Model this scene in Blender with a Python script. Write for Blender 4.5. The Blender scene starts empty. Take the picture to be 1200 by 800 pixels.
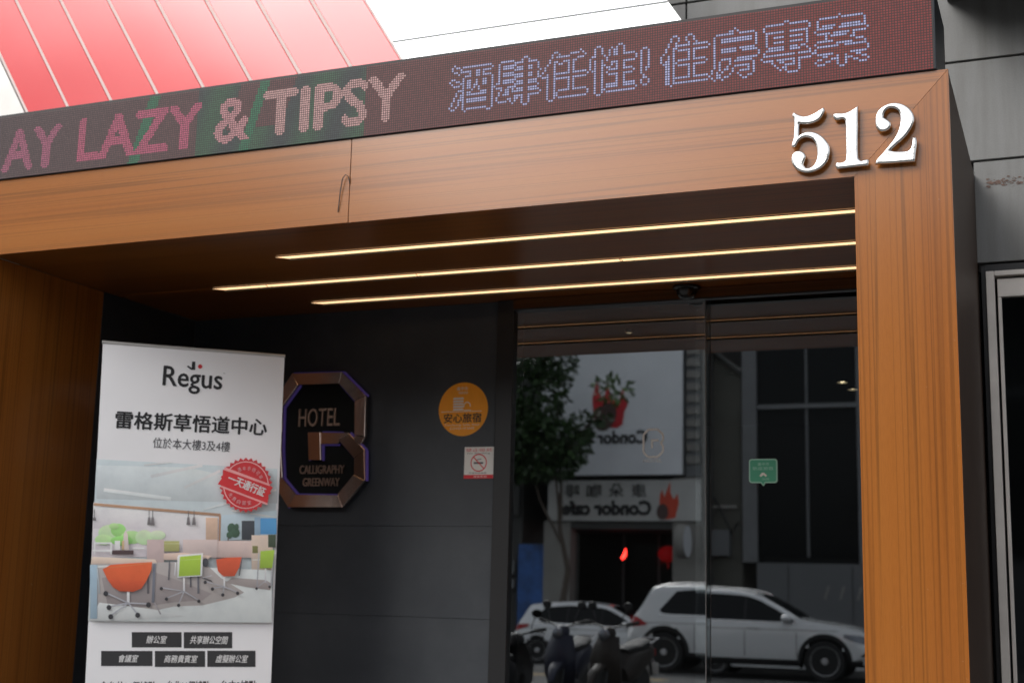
import bpy, bmesh, math, random
from mathutils import Vector, Matrix
from mathutils.bvhtree import BVHTree
R = math.radians
random.seed(7)
scene = bpy.context.scene
COL = scene.collection

# ------------------------------------------------------------------ camera
cam_d = bpy.data.cameras.new('camera')
cam = bpy.data.objects.new('camera', cam_d)
COL.objects.link(cam)
scene.camera = cam
cam_d.sensor_width = 36.0
cam_d.lens = 36.0 * 1586.17 / 1200.0
cam_d.clip_start = 0.05
cam_d.clip_end = 2000
yaw, pitch, roll = 0.3963, 0.1819, 0.025
fw = Vector((-math.sin(yaw) * math.cos(pitch), math.cos(yaw) * math.cos(pitch), math.sin(pitch)))
rt = Vector((math.cos(yaw), math.sin(yaw), 0))
up = rt.cross(fw)
r2 = rt * math.cos(roll) + up * math.sin(roll)
u2 = -rt * math.sin(roll) + up * math.cos(roll)
m = Matrix((r2, u2, -fw)).transposed().to_4x4()
m.translation = Vector((0.3591, -4.9294, 1.42))
cam.matrix_world = m
cam_d.dof.use_dof = True
cam_d.dof.focus_distance = 4.95
cam_d.dof.aperture_fstop = 3.0

# ------------------------------------------------------------------ world and sun
world = bpy.data.worlds.new('World')
scene.world = world
world.use_nodes = True
nt = world.node_tree
nt.nodes.clear()
sky = nt.nodes.new('ShaderNodeTexSky')
sky.sky_type = 'NISHITA'
sky.sun_disc = False
sky.sun_elevation = R(38)
sky.sun_rotation = R(216)
sky.air_density = 1.0
sky.dust_density = 4.0
sky.ozone_density = 1.0
hsv = nt.nodes.new('ShaderNodeHueSaturation')
hsv.inputs['Saturation'].default_value = 0.22
bg = nt.nodes.new('ShaderNodeBackground')
bg.inputs['Strength'].default_value = 0.15
wo = nt.nodes.new('ShaderNodeOutputWorld')
nt.links.new(sky.outputs[0], hsv.inputs['Color'])
nt.links.new(hsv.outputs[0], bg.inputs['Color'])
nt.links.new(bg.outputs[0], wo.inputs['Surface'])
sun_d = bpy.data.lights.new('sun', 'SUN')
sun_d.energy = 0.5
sun_d.angle = R(26)
sun_d.color = (1, 0.98, 0.95)
sun = bpy.data.objects.new('sun', sun_d)
COL.objects.link(sun)
_az = R(216)
_sd = Vector((math.sin(_az) * math.cos(R(38)), math.cos(_az) * math.cos(R(38)), math.sin(R(38))))
sun.rotation_euler = _sd.to_track_quat('Z', 'Y').to_euler()
scene.view_settings.view_transform = 'Standard'
scene.view_settings.look = 'None'
scene.view_settings.gamma = 1
scene.view_settings.exposure = 0.8
scene.cycles.max_bounces = 10
scene.cycles.transparent_max_bounces = 12

# ------------------------------------------------------------------ materials
MATS = {}
def srgb(c):
    return tuple(((v / 255) / 12.92 if v / 255 <= 0.04045 else ((v / 255 + 0.055) / 1.055) ** 2.4) for v in c)
class NT:
    def __init__(s, name):
        s.m = bpy.data.materials.new(name); s.m.use_nodes = True
        s.t = s.m.node_tree; s.n = s.t.nodes
        s.b = s.n['Principled BSDF']
        MATS[name] = s.m
    def add(s, typ, **kw):
        n = s.n.new(typ)
        for k, v in kw.items():
            if k in n.inputs: n.inputs[k].default_value = v
            else: setattr(n, k, v)
        return n
    def link(s, a, b): s.t.links.new(a, b)
    def set(s, **kw):
        for k, v in kw.items(): s.b.inputs[k.replace('_', ' ')].default_value = v
        return s
def coords(N, scale=(1, 1, 1), kind='Object'):
    tc = N.add('ShaderNodeTexCoord'); mp = N.add('ShaderNodeMapping')
    mp.inputs['Scale'].default_value = scale
    N.link(tc.outputs[kind], mp.inputs['Vector'])
    return mp.outputs['Vector']
def ramp(N, fac, stops):
    r = N.add('ShaderNodeValToRGB'); e = r.color_ramp.elements
    while len(e) < len(stops): e.new(0.5)
    for i, (p_, c) in enumerate(stops):
        e[i].position = p_; e[i].color = (*c, 1) if len(c) == 3 else c
    N.link(fac, r.inputs['Fac'])
    return r.outputs['Color']
def mixc(N, fac, a, b, mode='MIX'):
    x = N.add('ShaderNodeMix', data_type='RGBA', blend_type=mode)
    for s_, v in ((0, fac), (6, a), (7, b)):
        if hasattr(v, 'is_output'): N.link(v, x.inputs[s_])
        else: x.inputs[s_].default_value = v if s_ == 0 else (*v, 1)
    return x.outputs[2]
def flat(name, col, rough=0.5, metal=0.0, spec=0.5, var=0.0, bump=0.0, scale=8.0, coat=0.0, emis=None, es=1.0):
    N = NT(name); N.set(Base_Color=(*col, 1), Roughness=rough, Metallic=metal, Specular_IOR_Level=spec, Coat_Weight=coat)
    if var or bump:
        v = coords(N)
        no = N.add('ShaderNodeTexNoise', Scale=scale, Detail=6.0, Roughness=0.6); N.link(v, no.inputs['Vector'])
        if var:
            c = ramp(N, no.outputs['Fac'], [(0.3, tuple(k * (1 - var) for k in col)), (0.7, tuple(min(1, k * (1 + var)) for k in col))])
            N.link(c, N.b.inputs['Base Color'])
        if bump:
            bp = N.add('ShaderNodeBump', Strength=bump, Distance=0.01); N.link(no.outputs['Fac'], bp.inputs['Height']); N.link(bp.outputs[0], N.b.inputs['Normal'])
    if emis: N.set(Emission_Color=(*emis, 1), Emission_Strength=es)
    return N.m
def wood(name, grain, seed=0.0, tint=1.0, coat=1.0):
    """teak laminate: the grain runs along the given axis (0 x, 1 y, 2 z)"""
    N = NT(name)
    sc = [1, 1, 1]; sc[grain] = 0.004
    v = coords(N, tuple(sc))
    off = N.add('ShaderNodeVectorMath', operation='ADD'); off.inputs[1].default_value = (seed, seed * 1.7, seed * 0.6); N.link(v, off.inputs[0]); v = off.outputs[0]
    n1 = N.add('ShaderNodeTexNoise', Scale=22.0, Detail=2.0, Roughness=0.5); N.link(v, n1.inputs['Vector'])
    n2 = N.add('ShaderNodeTexNoise', Scale=120.0, Detail=4.0, Roughness=0.7); N.link(v, n2.inputs['Vector'])
    n3 = N.add('ShaderNodeTexNoise', Scale=6.0, Detail=2.0); N.link(v, n3.inputs['Vector'])
    fine = N.add('ShaderNodeTexNoise', Scale=420.0, Detail=3.0)
    sc2 = [1, 1, 1]; sc2[grain] = 0.06
    N.link(coords(N, tuple(sc2)), fine.inputs['Vector'])
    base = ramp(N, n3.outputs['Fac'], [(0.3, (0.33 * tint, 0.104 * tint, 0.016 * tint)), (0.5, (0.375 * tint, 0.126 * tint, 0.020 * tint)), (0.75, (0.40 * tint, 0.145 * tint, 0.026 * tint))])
    dark = ramp(N, n1.outputs['Fac'], [(0.40, (1, 1, 1)), (0.445, (0.66, 0.66, 0.68)), (0.465, (1, 1, 1)), (0.545, (1, 1, 1)), (0.575, (0.54, 0.56, 0.6)), (0.60, (0.95, 0.95, 0.95))])
    c = mixc(N, 0.8, base, dark, 'MULTIPLY')
    d2 = ramp(N, n2.outputs['Fac'], [(0.32, (0.80, 0.78, 0.76)), (0.48, (1, 1, 1)), (0.7, (1.0, 1.0, 1.0))])
    c = mixc(N, 0.55, c, d2, 'MULTIPLY')
    d3 = ramp(N, fine.outputs['Fac'], [(0.3, (0.8, 0.78, 0.76)), (0.6, (1, 1, 1))])
    c = mixc(N, 0.5, c, d3, 'MULTIPLY')
    sc_n = N.add('ShaderNodeTexNoise', Scale=34.0, Detail=6.0, Roughness=0.7); N.link(coords(N), sc_n.inputs['Vector'])
    c = mixc(N, ramp(N, sc_n.outputs['Fac'], [(0.66, (0, 0, 0)), (0.74, (0.35, 0.35, 0.35))]), c, (0.42, 0.30, 0.20))
    N.link(c, N.b.inputs['Base Color'])
    wav = N.add('ShaderNodeTexNoise', Scale=3.0, Detail=2.0); N.link(coords(N), wav.inputs['Vector'])
    bp = N.add('ShaderNodeBump', Strength=0.05, Distance=0.02); N.link(wav.outputs['Fac'], bp.inputs['Height'])
    b2 = N.add('ShaderNodeBump', Strength=0.12, Distance=0.0006); N.link(fine.outputs['Fac'], b2.inputs['Height']); N.link(bp.outputs[0], b2.inputs['Normal'])
    N.link(b2.outputs[0], N.b.inputs['Normal'])
    rr = N.add('ShaderNodeMapRange'); N.link(n2.outputs['Fac'], rr.inputs[0]); rr.inputs[3].default_value = 0.24; rr.inputs[4].default_value = 0.36
    N.link(rr.outputs[0], N.b.inputs['Roughness'])
    N.set(Specular_IOR_Level=0.2, Coat_Weight=coat, Coat_Roughness=0.18, Coat_IOR=1.62)
    return N.m
wood('wood_across', 0, 0, 0.78, 0.75); wood('wood_upright', 2, 3.1, 0.78, 0.6); wood('wood_soffit_shaded', 0, 9.0, 0.52, 0.15); wood('wood_inner', 2, 5.0, 0.82, 0.2); wood('wood_header', 0, 2.0, 0.25, 0.2)  # soffit: same laminate, its shade put into a darker tint
N = NT('attribute_print')   # flat printed colours
at = N.add('ShaderNodeAttribute', attribute_name='Col'); 
v = coords(N); no = N.add('ShaderNodeTexNoise', Scale=9.0, Detail=5.0, Roughness=0.65); N.link(v, no.inputs['Vector'])
N.link(mixc(N, 0.4, at.outputs['Color'], ramp(N, no.outputs['Fac'], [(0.3, (0.74, 0.75, 0.77)), (0.5, (0.97, 0.97, 0.97)), (0.7, (1.12, 1.11, 1.09))]), 'MULTIPLY'), N.b.inputs['Base Color']); N.set(Roughness=0.4, Specular_IOR_Level=0.4)
N = NT('diodes')
at = N.add('ShaderNodeAttribute', attribute_name='Col'); N.link(at.outputs['Color'], N.b.inputs['Emission Color']); N.set(Roughness=0.5, Emission_Strength=0.8, Base_Color=(0.02, 0.018, 0.018, 1), Specular_IOR_Level=0.2)
N = NT('banner_cloth')
v = coords(N); no = N.add('ShaderNodeTexNoise', Scale=2.2, Detail=1.5); N.link(v, no.inputs['Vector'])
bp = N.add('ShaderNodeBump', Strength=0.25, Distance=0.03); N.link(no.outputs['Fac'], bp.inputs['Height']); N.link(bp.outputs[0], N.b.inputs['Normal'])
N.set(Base_Color=(0.92, 0.92, 0.94, 1), Roughness=0.35)
def glass(name, refl, tint, rough=0.0, iorr=1.55):
    N = NT(name); N.n.remove(N.b)
    tr = N.add('ShaderNodeBsdfTransparent'); tr.inputs[0].default_value = (*tint, 1)
    gl = N.add('ShaderNodeBsdfGlossy'); gl.inputs['Color'].default_value = (0.94, 0.98, 1.0, 1); gl.inputs['Roughness'].default_value = rough
    fr = N.add('ShaderNodeFresnel', IOR=iorr)
    ad = N.add('ShaderNodeMath', operation='ADD', use_clamp=True); ad.inputs[1].default_value = refl; N.link(fr.outputs[0], ad.inputs[0])
    mx = N.add('ShaderNodeMixShader'); N.link(ad.outputs[0], mx.inputs[0]); N.link(tr.outputs[0], mx.inputs[1]); N.link(gl.outputs[0], mx.inputs[2])
    N.link(mx.outputs[0], N.n['Material Output'].inputs['Surface'])
    return N.m
glass('door_glass', 0.35, (0.86, 0.90, 0.89))
glass('side_glass', 0.03, (0.3, 0.33, 0.33), 0.05)
N = NT('dark_stone')
v = coords(N); n1 = N.add('ShaderNodeTexNoise', Scale=2.5, Detail=6.0, Roughness=0.65); N.link(v, n1.inputs['Vector'])
N.link(ramp(N, n1.outputs['Fac'], [(0.25, (0.020, 0.024, 0.030)), (0.5, (0.029, 0.034, 0.041)), (0.8, (0.048, 0.053, 0.060))]), N.b.inputs['Base Color'])
n2 = N.add('ShaderNodeTexNoise', Scale=70.0, Detail=5.0); N.link(v, n2.inputs['Vector'])
bp = N.add('ShaderNodeBump', Strength=0.2, Distance=0.002); N.link(n2.outputs['Fac'], bp.inputs['Height']); N.link(bp.outputs[0], N.b.inputs['Normal'])
N.set(Roughness=0.42)
N = NT('grey_stone')
v = coords(N); n1 = N.add('ShaderNodeTexNoise', Scale=1.6, Detail=7.0, Roughness=0.6); N.link(v, n1.inputs['Vector'])
c = ramp(N, n1.outputs['Fac'], [(0.3, (0.15, 0.152, 0.148)), (0.6, (0.175, 0.176, 0.172)), (0.8, (0.205, 0.205, 0.198))])
n2 = N.add('ShaderNodeTexNoise', Scale=160.0, Detail=3.0); N.link(v, n2.inputs['Vector'])
c = mixc(N, 0.5, c, ramp(N, n2.outputs['Fac'], [(0.3, (0.72, 0.72, 0.72)), (0.7, (1, 1, 1))]), 'MULTIPLY')
n3 = N.add('ShaderNodeTexNoise', Scale=7.0, Detail=5.0, Roughness=0.6); N.link(coords(N, (1.6, 1.6, 0.16)), n3.inputs['Vector'])
c = mixc(N, 0.8, c, ramp(N, n3.outputs['Fac'], [(0.32, (0.74, 0.72, 0.69)), (0.55, (1, 1, 1))]), 'MULTIPLY')
N.link(c, N.b.inputs['Base Color']); N.set(Roughness=0.5)
N = NT('red_gloss')
v = coords(N, (1, 1, 1)); n1 = N.add('ShaderNodeTexNoise', Scale=0.8, Detail=1.0); N.link(v, n1.inputs['Vector'])
bp = N.add('ShaderNodeBump', Strength=0.35, Distance=0.08); N.link(n1.outputs['Fac'], bp.inputs['Height']); N.link(bp.outputs[0], N.b.inputs['Normal'])
N.set(Base_Color=(0.68, 0.035, 0.045, 1), Roughness=0.3, Specular_IOR_Level=0.5, Coat_Weight=0.6, Coat_Roughness=0.15, Coat_IOR=1.65)
flat('white_gloss_glow', (0.86, 0.87, 0.88), 0.15, spec=1.0, coat=1.0, emis=(0.95, 0.98, 1.0), es=0.55)  # emission added to the colour so the unlit panels turn pure white
flat('joint_metal', (0.66, 0.56, 0.54), 0.6, spec=0.3)
flat('pale_metal', (0.55, 0.54, 0.52), 0.35, metal=0.4, var=0.06)
flat('chrome', (0.66, 0.65, 0.63), 0.16, metal=1.0, bump=0.3, scale=7)
flat('steel', (0.66, 0.61, 0.56), 0.5, metal=0.25, var=0.1, scale=5)
flat('black_board', (0.012, 0.010, 0.010), 0.6)
flat('dark_metal', (0.03, 0.034, 0.038), 0.35, metal=0.5)
flat('black_frame', (0.010, 0.010, 0.011), 0.35)
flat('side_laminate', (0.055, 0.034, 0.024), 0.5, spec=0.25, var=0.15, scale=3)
flat('strip_light', (0.9, 0.8, 0.6), 0.5, emis=(1.0, 0.62, 0.32), es=0.95)
flat('downlight_glow', (1, 0.9, 0.7), 0.5, emis=(1.0, 0.80, 0.48), es=9)
flat('black_ink', (0.012, 0.012, 0.014), 0.5)
flat('grey_ink', (0.07, 0.07, 0.08), 0.5)
flat('white_ink', (0.8, 0.8, 0.8), 0.5)
flat('red_ink', (0.62, 0.02, 0.03), 0.5)
flat('pale_red_ink', (0.78, 0.40, 0.42), 0.5)
flat('copper', (0.70, 0.56, 0.50), 0.16, metal=1.0, var=0.1, scale=9, bump=0.05)
flat('copper_letters', (0.40, 0.28, 0.22), 0.35, metal=0.7)
flat('purple_led', (0.1, 0.06, 0.3), 0.5, emis=(0.11, 0.08, 0.38), es=0.06)
flat('orange_print', (0.88, 0.34, 0.010), 0.5, var=0.06)
flat('white_print', (0.72, 0.70, 0.66), 0.5, var=0.04)
flat('green_print', (0.045, 0.32, 0.19), 0.45)
flat('pale_green_print', (0.30, 0.55, 0.45), 0.45)
flat('decal', (0.55, 0.53, 0.5), 0.6)
flat('thread', (0.035, 0.03, 0.028), 0.6)
flat('stain', (0.105, 0.062, 0.048), 0.7, var=0.4, scale=60)
flat('lobby_dark', (0.012, 0.012, 0.012), 0.6)
flat('lobby_floor', (0.03, 0.03, 0.03), 0.3)
N = NT('asphalt')
v = coords(N); n1 = N.add('ShaderNodeTexNoise', Scale=1.1, Detail=8.0, Roughness=0.7); N.link(v, n1.inputs['Vector'])
n2 = N.add('ShaderNodeTexNoise', Scale=90.0, Detail=4.0); N.link(v, n2.inputs['Vector'])
c = ramp(N, n1.outputs['Fac'], [(0.3, (0.040, 0.041, 0.042)), (0.7, (0.066, 0.066, 0.066))])
c = mixc(N, 0.6, c, ramp(N, n2.outputs['Fac'], [(0.3, (0.6, 0.6, 0.6)), (0.7, (1.2, 1.2, 1.2))]), 'MULTIPLY')
N.link(c, N.b.inputs['Base Color']); N.set(Roughness=0.8)
flat('paver', (0.16, 0.155, 0.15), 0.75, var=0.12, scale=3)
flat('kerb', (0.30, 0.30, 0.29), 0.8, var=0.1)
flat('road_yellow', (0.52, 0.33, 0.07), 0.6, var=0.3, scale=14)
flat('road_white', (0.42, 0.42, 0.41), 0.6, var=0.3, scale=14)
flat('car_white', (0.66, 0.675, 0.68), 0.22, coat=1.0)
flat('car_white_two', (0.78, 0.79, 0.79), 0.25, coat=1.0)
flat('car_plastic', (0.010, 0.010, 0.011), 0.55)
flat('car_glass', (0.006, 0.007, 0.008), 0.1, spec=0.22)
flat('tyre', (0.012, 0.012, 0.012), 0.8, bump=0.2, scale=90)
flat('alloy', (0.5, 0.5, 0.51), 0.35, metal=0.6)
flat('tail_red', (0.36, 0.008, 0.014), 0.4, spec=0.2)
flat('lamp_glass', (0.16, 0.17, 0.19), 0.2, metal=0.6)
flat('bright_trim', (0.7, 0.7, 0.7), 0.2, metal=1.0)
flat('scooter_black', (0.010, 0.010, 0.011), 0.5, spec=0.3)
flat('scooter_navy', (0.011, 0.014, 0.034), 0.42, spec=0.35)
flat('scooter_brown', (0.020, 0.015, 0.012), 0.5, spec=0.3)
flat('seat_vinyl', (0.012, 0.012, 0.012), 0.6, spec=0.3)
flat('mirror_glass', (0.5, 0.52, 0.54), 0.05, metal=1.0)
flat('bark', (0.09, 0.07, 0.055), 0.9, var=0.3, bump=0.6, scale=14)
N = NT('leaf')
oi = N.add('ShaderNodeAttribute', attribute_name='Col'); N.link(oi.outputs['Color'], N.b.inputs['Base Color']); N.set(Roughness=0.5)
flat('sign_white', (0.82, 0.84, 0.87), 0.4, var=0.05, scale=1.2)
flat('fascia_white', (0.50, 0.50, 0.48), 0.5, var=0.08, scale=1.5)
flat('bean_brown', (0.09, 0.05, 0.045), 0.5, var=0.25, scale=3)
flat('flame_red', (0.60, 0.03, 0.04), 0.5)
flat('flame_orange', (0.62, 0.07, 0.03), 0.5)
flat('concrete', (0.27, 0.26, 0.24), 0.8, var=0.15, scale=0.9, bump=0.1)
flat('dark_concrete', (0.075, 0.075, 0.072), 0.8, var=0.2, scale=0.7)
flat('olive_wall', (0.085, 0.083, 0.07), 0.8, var=0.2, scale=0.7)
flat('tile_grey', (0.16, 0.165, 0.17), 0.5, var=0.12, scale=2)
flat('shop_black', (0.005, 0.006, 0.006), 0.5, spec=0.2)
flat('window_dark', (0.006, 0.007, 0.008), 0.12, spec=0.12)
flat('frame_grey', (0.12, 0.125, 0.13), 0.45)
flat('blue_poster', (0.03, 0.11, 0.34), 0.4, var=0.5, scale=2.0)
flat('lantern_red', (0.40, 0.01, 0.015), 0.5, emis=(0.6, 0.01, 0.01), es=0.12)
flat('neon_red', (0.8, 0.02, 0.02), 0.5, emis=(1.0, 0.03, 0.02), es=9)
flat('sensor_black', (0.008, 0.008, 0.008), 0.25)

# ------------------------------------------------------------------ builders
def link(name, me, mat=None, parent=None):
    o = bpy.data.objects.new(name, me); COL.objects.link(o)
    if mat is not None and me is not None:
        for k in (mat if isinstance(mat, (list, tuple)) else [mat]): me.materials.append(MATS[k])
    if parent is not None: o.parent = parent
    return o
def tag(o, label=None, cat=None, group=None, kind=None):
    if label: o['label'] = label
    if cat: o['category'] = cat
    if group: o['group'] = group
    if kind: o['kind'] = kind
    return o
def thing(name, label, cat, loc=(0, 0, 0), rz=0.0, group=None):
    o = bpy.data.objects.new(name, None); COL.objects.link(o)
    o.location = loc; o.rotation_euler = (0, 0, rz); o.empty_display_size = 0.2
    return tag(o, label, cat, group)
class MB:
    """collects shapes and links them as one mesh object"""
    def __init__(s): s.v = []; s.f = []; s.c = []; s.mi = []; s.sm = False
    def raw(s, vs, fs, col=None, mi=0):
        b = len(s.v); s.v += [tuple(x) for x in vs]
        for f in fs: s.f.append([b + i for i in f]); s.c.append(col); s.mi.append(mi)
        return s
    def box(s, x0, x1, y0, y1, z0, z1, col=None, mi=0):
        vs = [(x0, y0, z0), (x1, y0, z0), (x1, y1, z0), (x0, y1, z0), (x0, y0, z1), (x1, y0, z1), (x1, y1, z1), (x0, y1, z1)]
        return s.raw(vs, [(0, 3, 2, 1), (4, 5, 6, 7), (0, 1, 5, 4), (1, 2, 6, 5), (2, 3, 7, 6), (3, 0, 4, 7)], col, mi)
    def slab(s, pts, y0, y1, col=None, mi=0):
        """prism over a polygon given in (x, z), from y0 to y1"""
        n = len(pts); a = sum(pts[i][0] * pts[(i + 1) % n][1] - pts[(i + 1) % n][0] * pts[i][1] for i in range(n))
        if a < 0: pts = pts[::-1]
        vs = [(x, y0, z) for x, z in pts] + [(x, y1, z) for x, z in pts]
        fs = [tuple(range(n)), tuple(range(2 * n - 1, n - 1, -1))] + [(i, i + n, (i + 1) % n + n, (i + 1) % n) for i in range(n)]
        return s.raw(vs, fs, col, mi)
    def sheet(s, pts, y, col=None, mi=0):
        n = len(pts); a = sum(pts[i][0] * pts[(i + 1) % n][1] - pts[(i + 1) % n][0] * pts[i][1] for i in range(n))
        if a < 0: pts = pts[::-1]
        return s.raw([(x, y, z) for x, z in pts], [tuple(range(n))], col, mi)
    def tube(s, pts, rad, n=8, col=None, mi=0, cap=True):
        pts = [Vector(q) for q in pts]
        rads = rad if isinstance(rad, (list, tuple)) else [rad] * len(pts)
        rings = []
        prev = None
        for i, q in enumerate(pts):
            d = (pts[min(i + 1, len(pts) - 1)] - pts[max(i - 1, 0)]).normalized()
            a = (Vector((0, 0, 1)) if abs(d.z) < 0.9 else Vector((1, 0, 0))) if prev is None else prev
            a = (a - d * a.dot(d)).normalized(); prev = a; b = d.cross(a)
            rings.append([q + (a * math.cos(2 * math.pi * k / n) + b * math.sin(2 * math.pi * k / n)) * rads[i] for k in range(n)])
        vs = [v for r_ in rings for v in r_]
        fs = [(i * n + k, i * n + (k + 1) % n, (i + 1) * n + (k + 1) % n, (i + 1) * n + k) for i in range(len(pts) - 1) for k in range(n)]
        if cap: fs += [tuple(range(n - 1, -1, -1)), tuple((len(pts) - 1) * n + k for k in range(n))]
        return s.raw(vs, fs, col, mi)
    def lathe(s, prof, c=(0, 0, 0), axis='Z', n=20, col=None, mi=0):
        """prof: (radius, height) pairs turned about the axis through c"""
        vs = []
        for r_, h in prof:
            for k in range(n):
                a = 2 * math.pi * k / n; q = (r_ * math.cos(a), r_ * math.sin(a), h)
                q = {'Z': q, 'Y': (q[0], q[2], q[1]), 'X': (q[2], q[0], q[1])}[axis]
                vs.append((q[0] + c[0], q[1] + c[1], q[2] + c[2]))
        m_ = len(prof)
        fs = [(i * n + k, i * n + (k + 1) % n, (i + 1) * n + (k + 1) % n, (i + 1) * n + k) for i in range(m_ - 1) for k in range(n)]
        fs += [tuple(range(n)), tuple((m_ - 1) * n + k for k in range(n))]
        return s.raw(vs, fs, col, mi)
    def build(s, name, mat, parent=None, smooth=False, bevel=0.0, segs=2, subd=0, M_=None):
        me = bpy.data.meshes.new(name); me.from_pydata(s.v, [], s.f); me.validate(clean_customdata=False)
        if any(c is not None for c in s.c) and len(me.polygons) == len(s.c):
            ca = me.color_attributes.new('Col', 'FLOAT_COLOR', 'CORNER')
            buf = []
            for p_, c in zip(me.polygons, s.c):
                c = c or (1, 1, 1)
                for _ in range(p_.loop_total): buf += [c[0], c[1], c[2], 1.0]
            ca.data.foreach_set('color', buf)
        if any(s.mi) and len(me.polygons) == len(s.mi):
            me.polygons.foreach_set('material_index', s.mi)
        if not any(c is not None for c in s.c):
            bm = bmesh.new(); bm.from_mesh(me); bmesh.ops.recalc_face_normals(bm, faces=bm.faces)
            if bevel: bmesh.ops.bevel(bm, geom=[e for e in bm.edges if len(e.link_faces) == 2 and e.calc_face_angle(0) > 0.5], offset=bevel, segments=segs, affect='EDGES', profile=0.5)
            bm.to_mesh(me); bm.free()
        if smooth: me.polygons.foreach_set('use_smooth', [True] * len(me.polygons))
        if M_ is not None: me.transform(M_)
        o = link(name, me, mat, parent)
        if subd:
            md = o.modifiers.new('subdivision', 'SUBSURF'); md.levels = subd; md.render_levels = subd
        if smooth and not subd:
            try: me.set_sharp_from_angle(angle=R(38))
            except Exception: pass
        return o
def text_geo(body, bold=0.0, res=3):
    cu = bpy.data.curves.new('t', 'FONT'); cu.body = body; cu.offset = bold; cu.resolution_u = res; cu.size = 1.0
    o = bpy.data.objects.new('t', cu); COL.objects.link(o)
    dg = bpy.context.evaluated_depsgraph_get(); ev = o.evaluated_get(dg); me = ev.to_mesh()
    vs = [(v.co.x, v.co.y) for v in me.vertices]; fs = [list(p_.vertices) for p_ in me.polygons]
    ev.to_mesh_clear(); bpy.data.objects.remove(o); bpy.data.curves.remove(cu)
    return vs, fs
def fit_text(body, x0, z0, x1, z1, bold=0.0, skew=0.0, rise=0.0):
    """glyph outlines stretched into a box; rise lifts the right end"""
    vs, fs = text_geo(body, bold)
    if not vs: return [], []
    ax, bx = min(v[0] for v in vs), max(v[0] for v in vs); az_, bz = min(v[1] for v in vs), max(v[1] for v in vs)
    out = []
    for x, z in vs:
        u = (x - ax) / (bx - ax or 1); w = (z - az_) / (bz - az_ or 1)
        out.append((x0 + u * (x1 - x0) + w * skew, z0 + w * (z1 - z0) + u * rise))
    return out, fs
def lettering(body, box_, y, mat, parent, name='lettering', bold=0.0, thick=0.0, skew=0.0, rise=0.0, rot=None, mirror=False):
    pts, fs = fit_text(body, *box_, bold=0.0, skew=skew, rise=rise)
    if bold and not thick:      # heavier weight: the outline printed again a hair to each side
        e_ = bold * (box_[3] - box_[1]) * 0.8; base_p, base_f = pts, fs; pts, fs = [], []
        for dx, dz in ((-1, 0), (1, 0), (0, 0.8), (0, -0.8)):
            o0 = len(pts); pts += [(x + dx * e_, z + dz * e_) for x, z in base_p]; fs += [[i + o0 for i in f] for f in base_f]
        lay = len(base_p)
    else: lay = len(pts) or 1
    if rot:
        cx, cz, a = rot
        pts = [(cx + (x - cx) * math.cos(a) - (z - cz) * math.sin(a), cz + (x - cx) * math.sin(a) + (z - cz) * math.cos(a)) for x, z in pts]
    mb = MB(); mb.raw([(x, y - 0.00008 * (i // lay), z) for i, (x, z) in enumerate(pts)], fs)
    me = bpy.data.meshes.new(name); me.from_pydata(mb.v, [], mb.f)
    if thick:
        bm = bmesh.new(); bm.from_mesh(me)
        bmesh.ops.recalc_face_normals(bm, faces=bm.faces)
        r_ = bmesh.ops.extrude_face_region(bm, geom=bm.faces[:])
        s_ = 1 if not mirror else -1
        bmesh.ops.translate(bm, verts=[e for e in r_['geom'] if isinstance(e, bmesh.types.BMVert)], vec=(0, thick * s_, 0))
        bmesh.ops.recalc_face_normals(bm, faces=bm.faces); bm.to_mesh(me); bm.free()
    return link(name, me, mat, parent)

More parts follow.
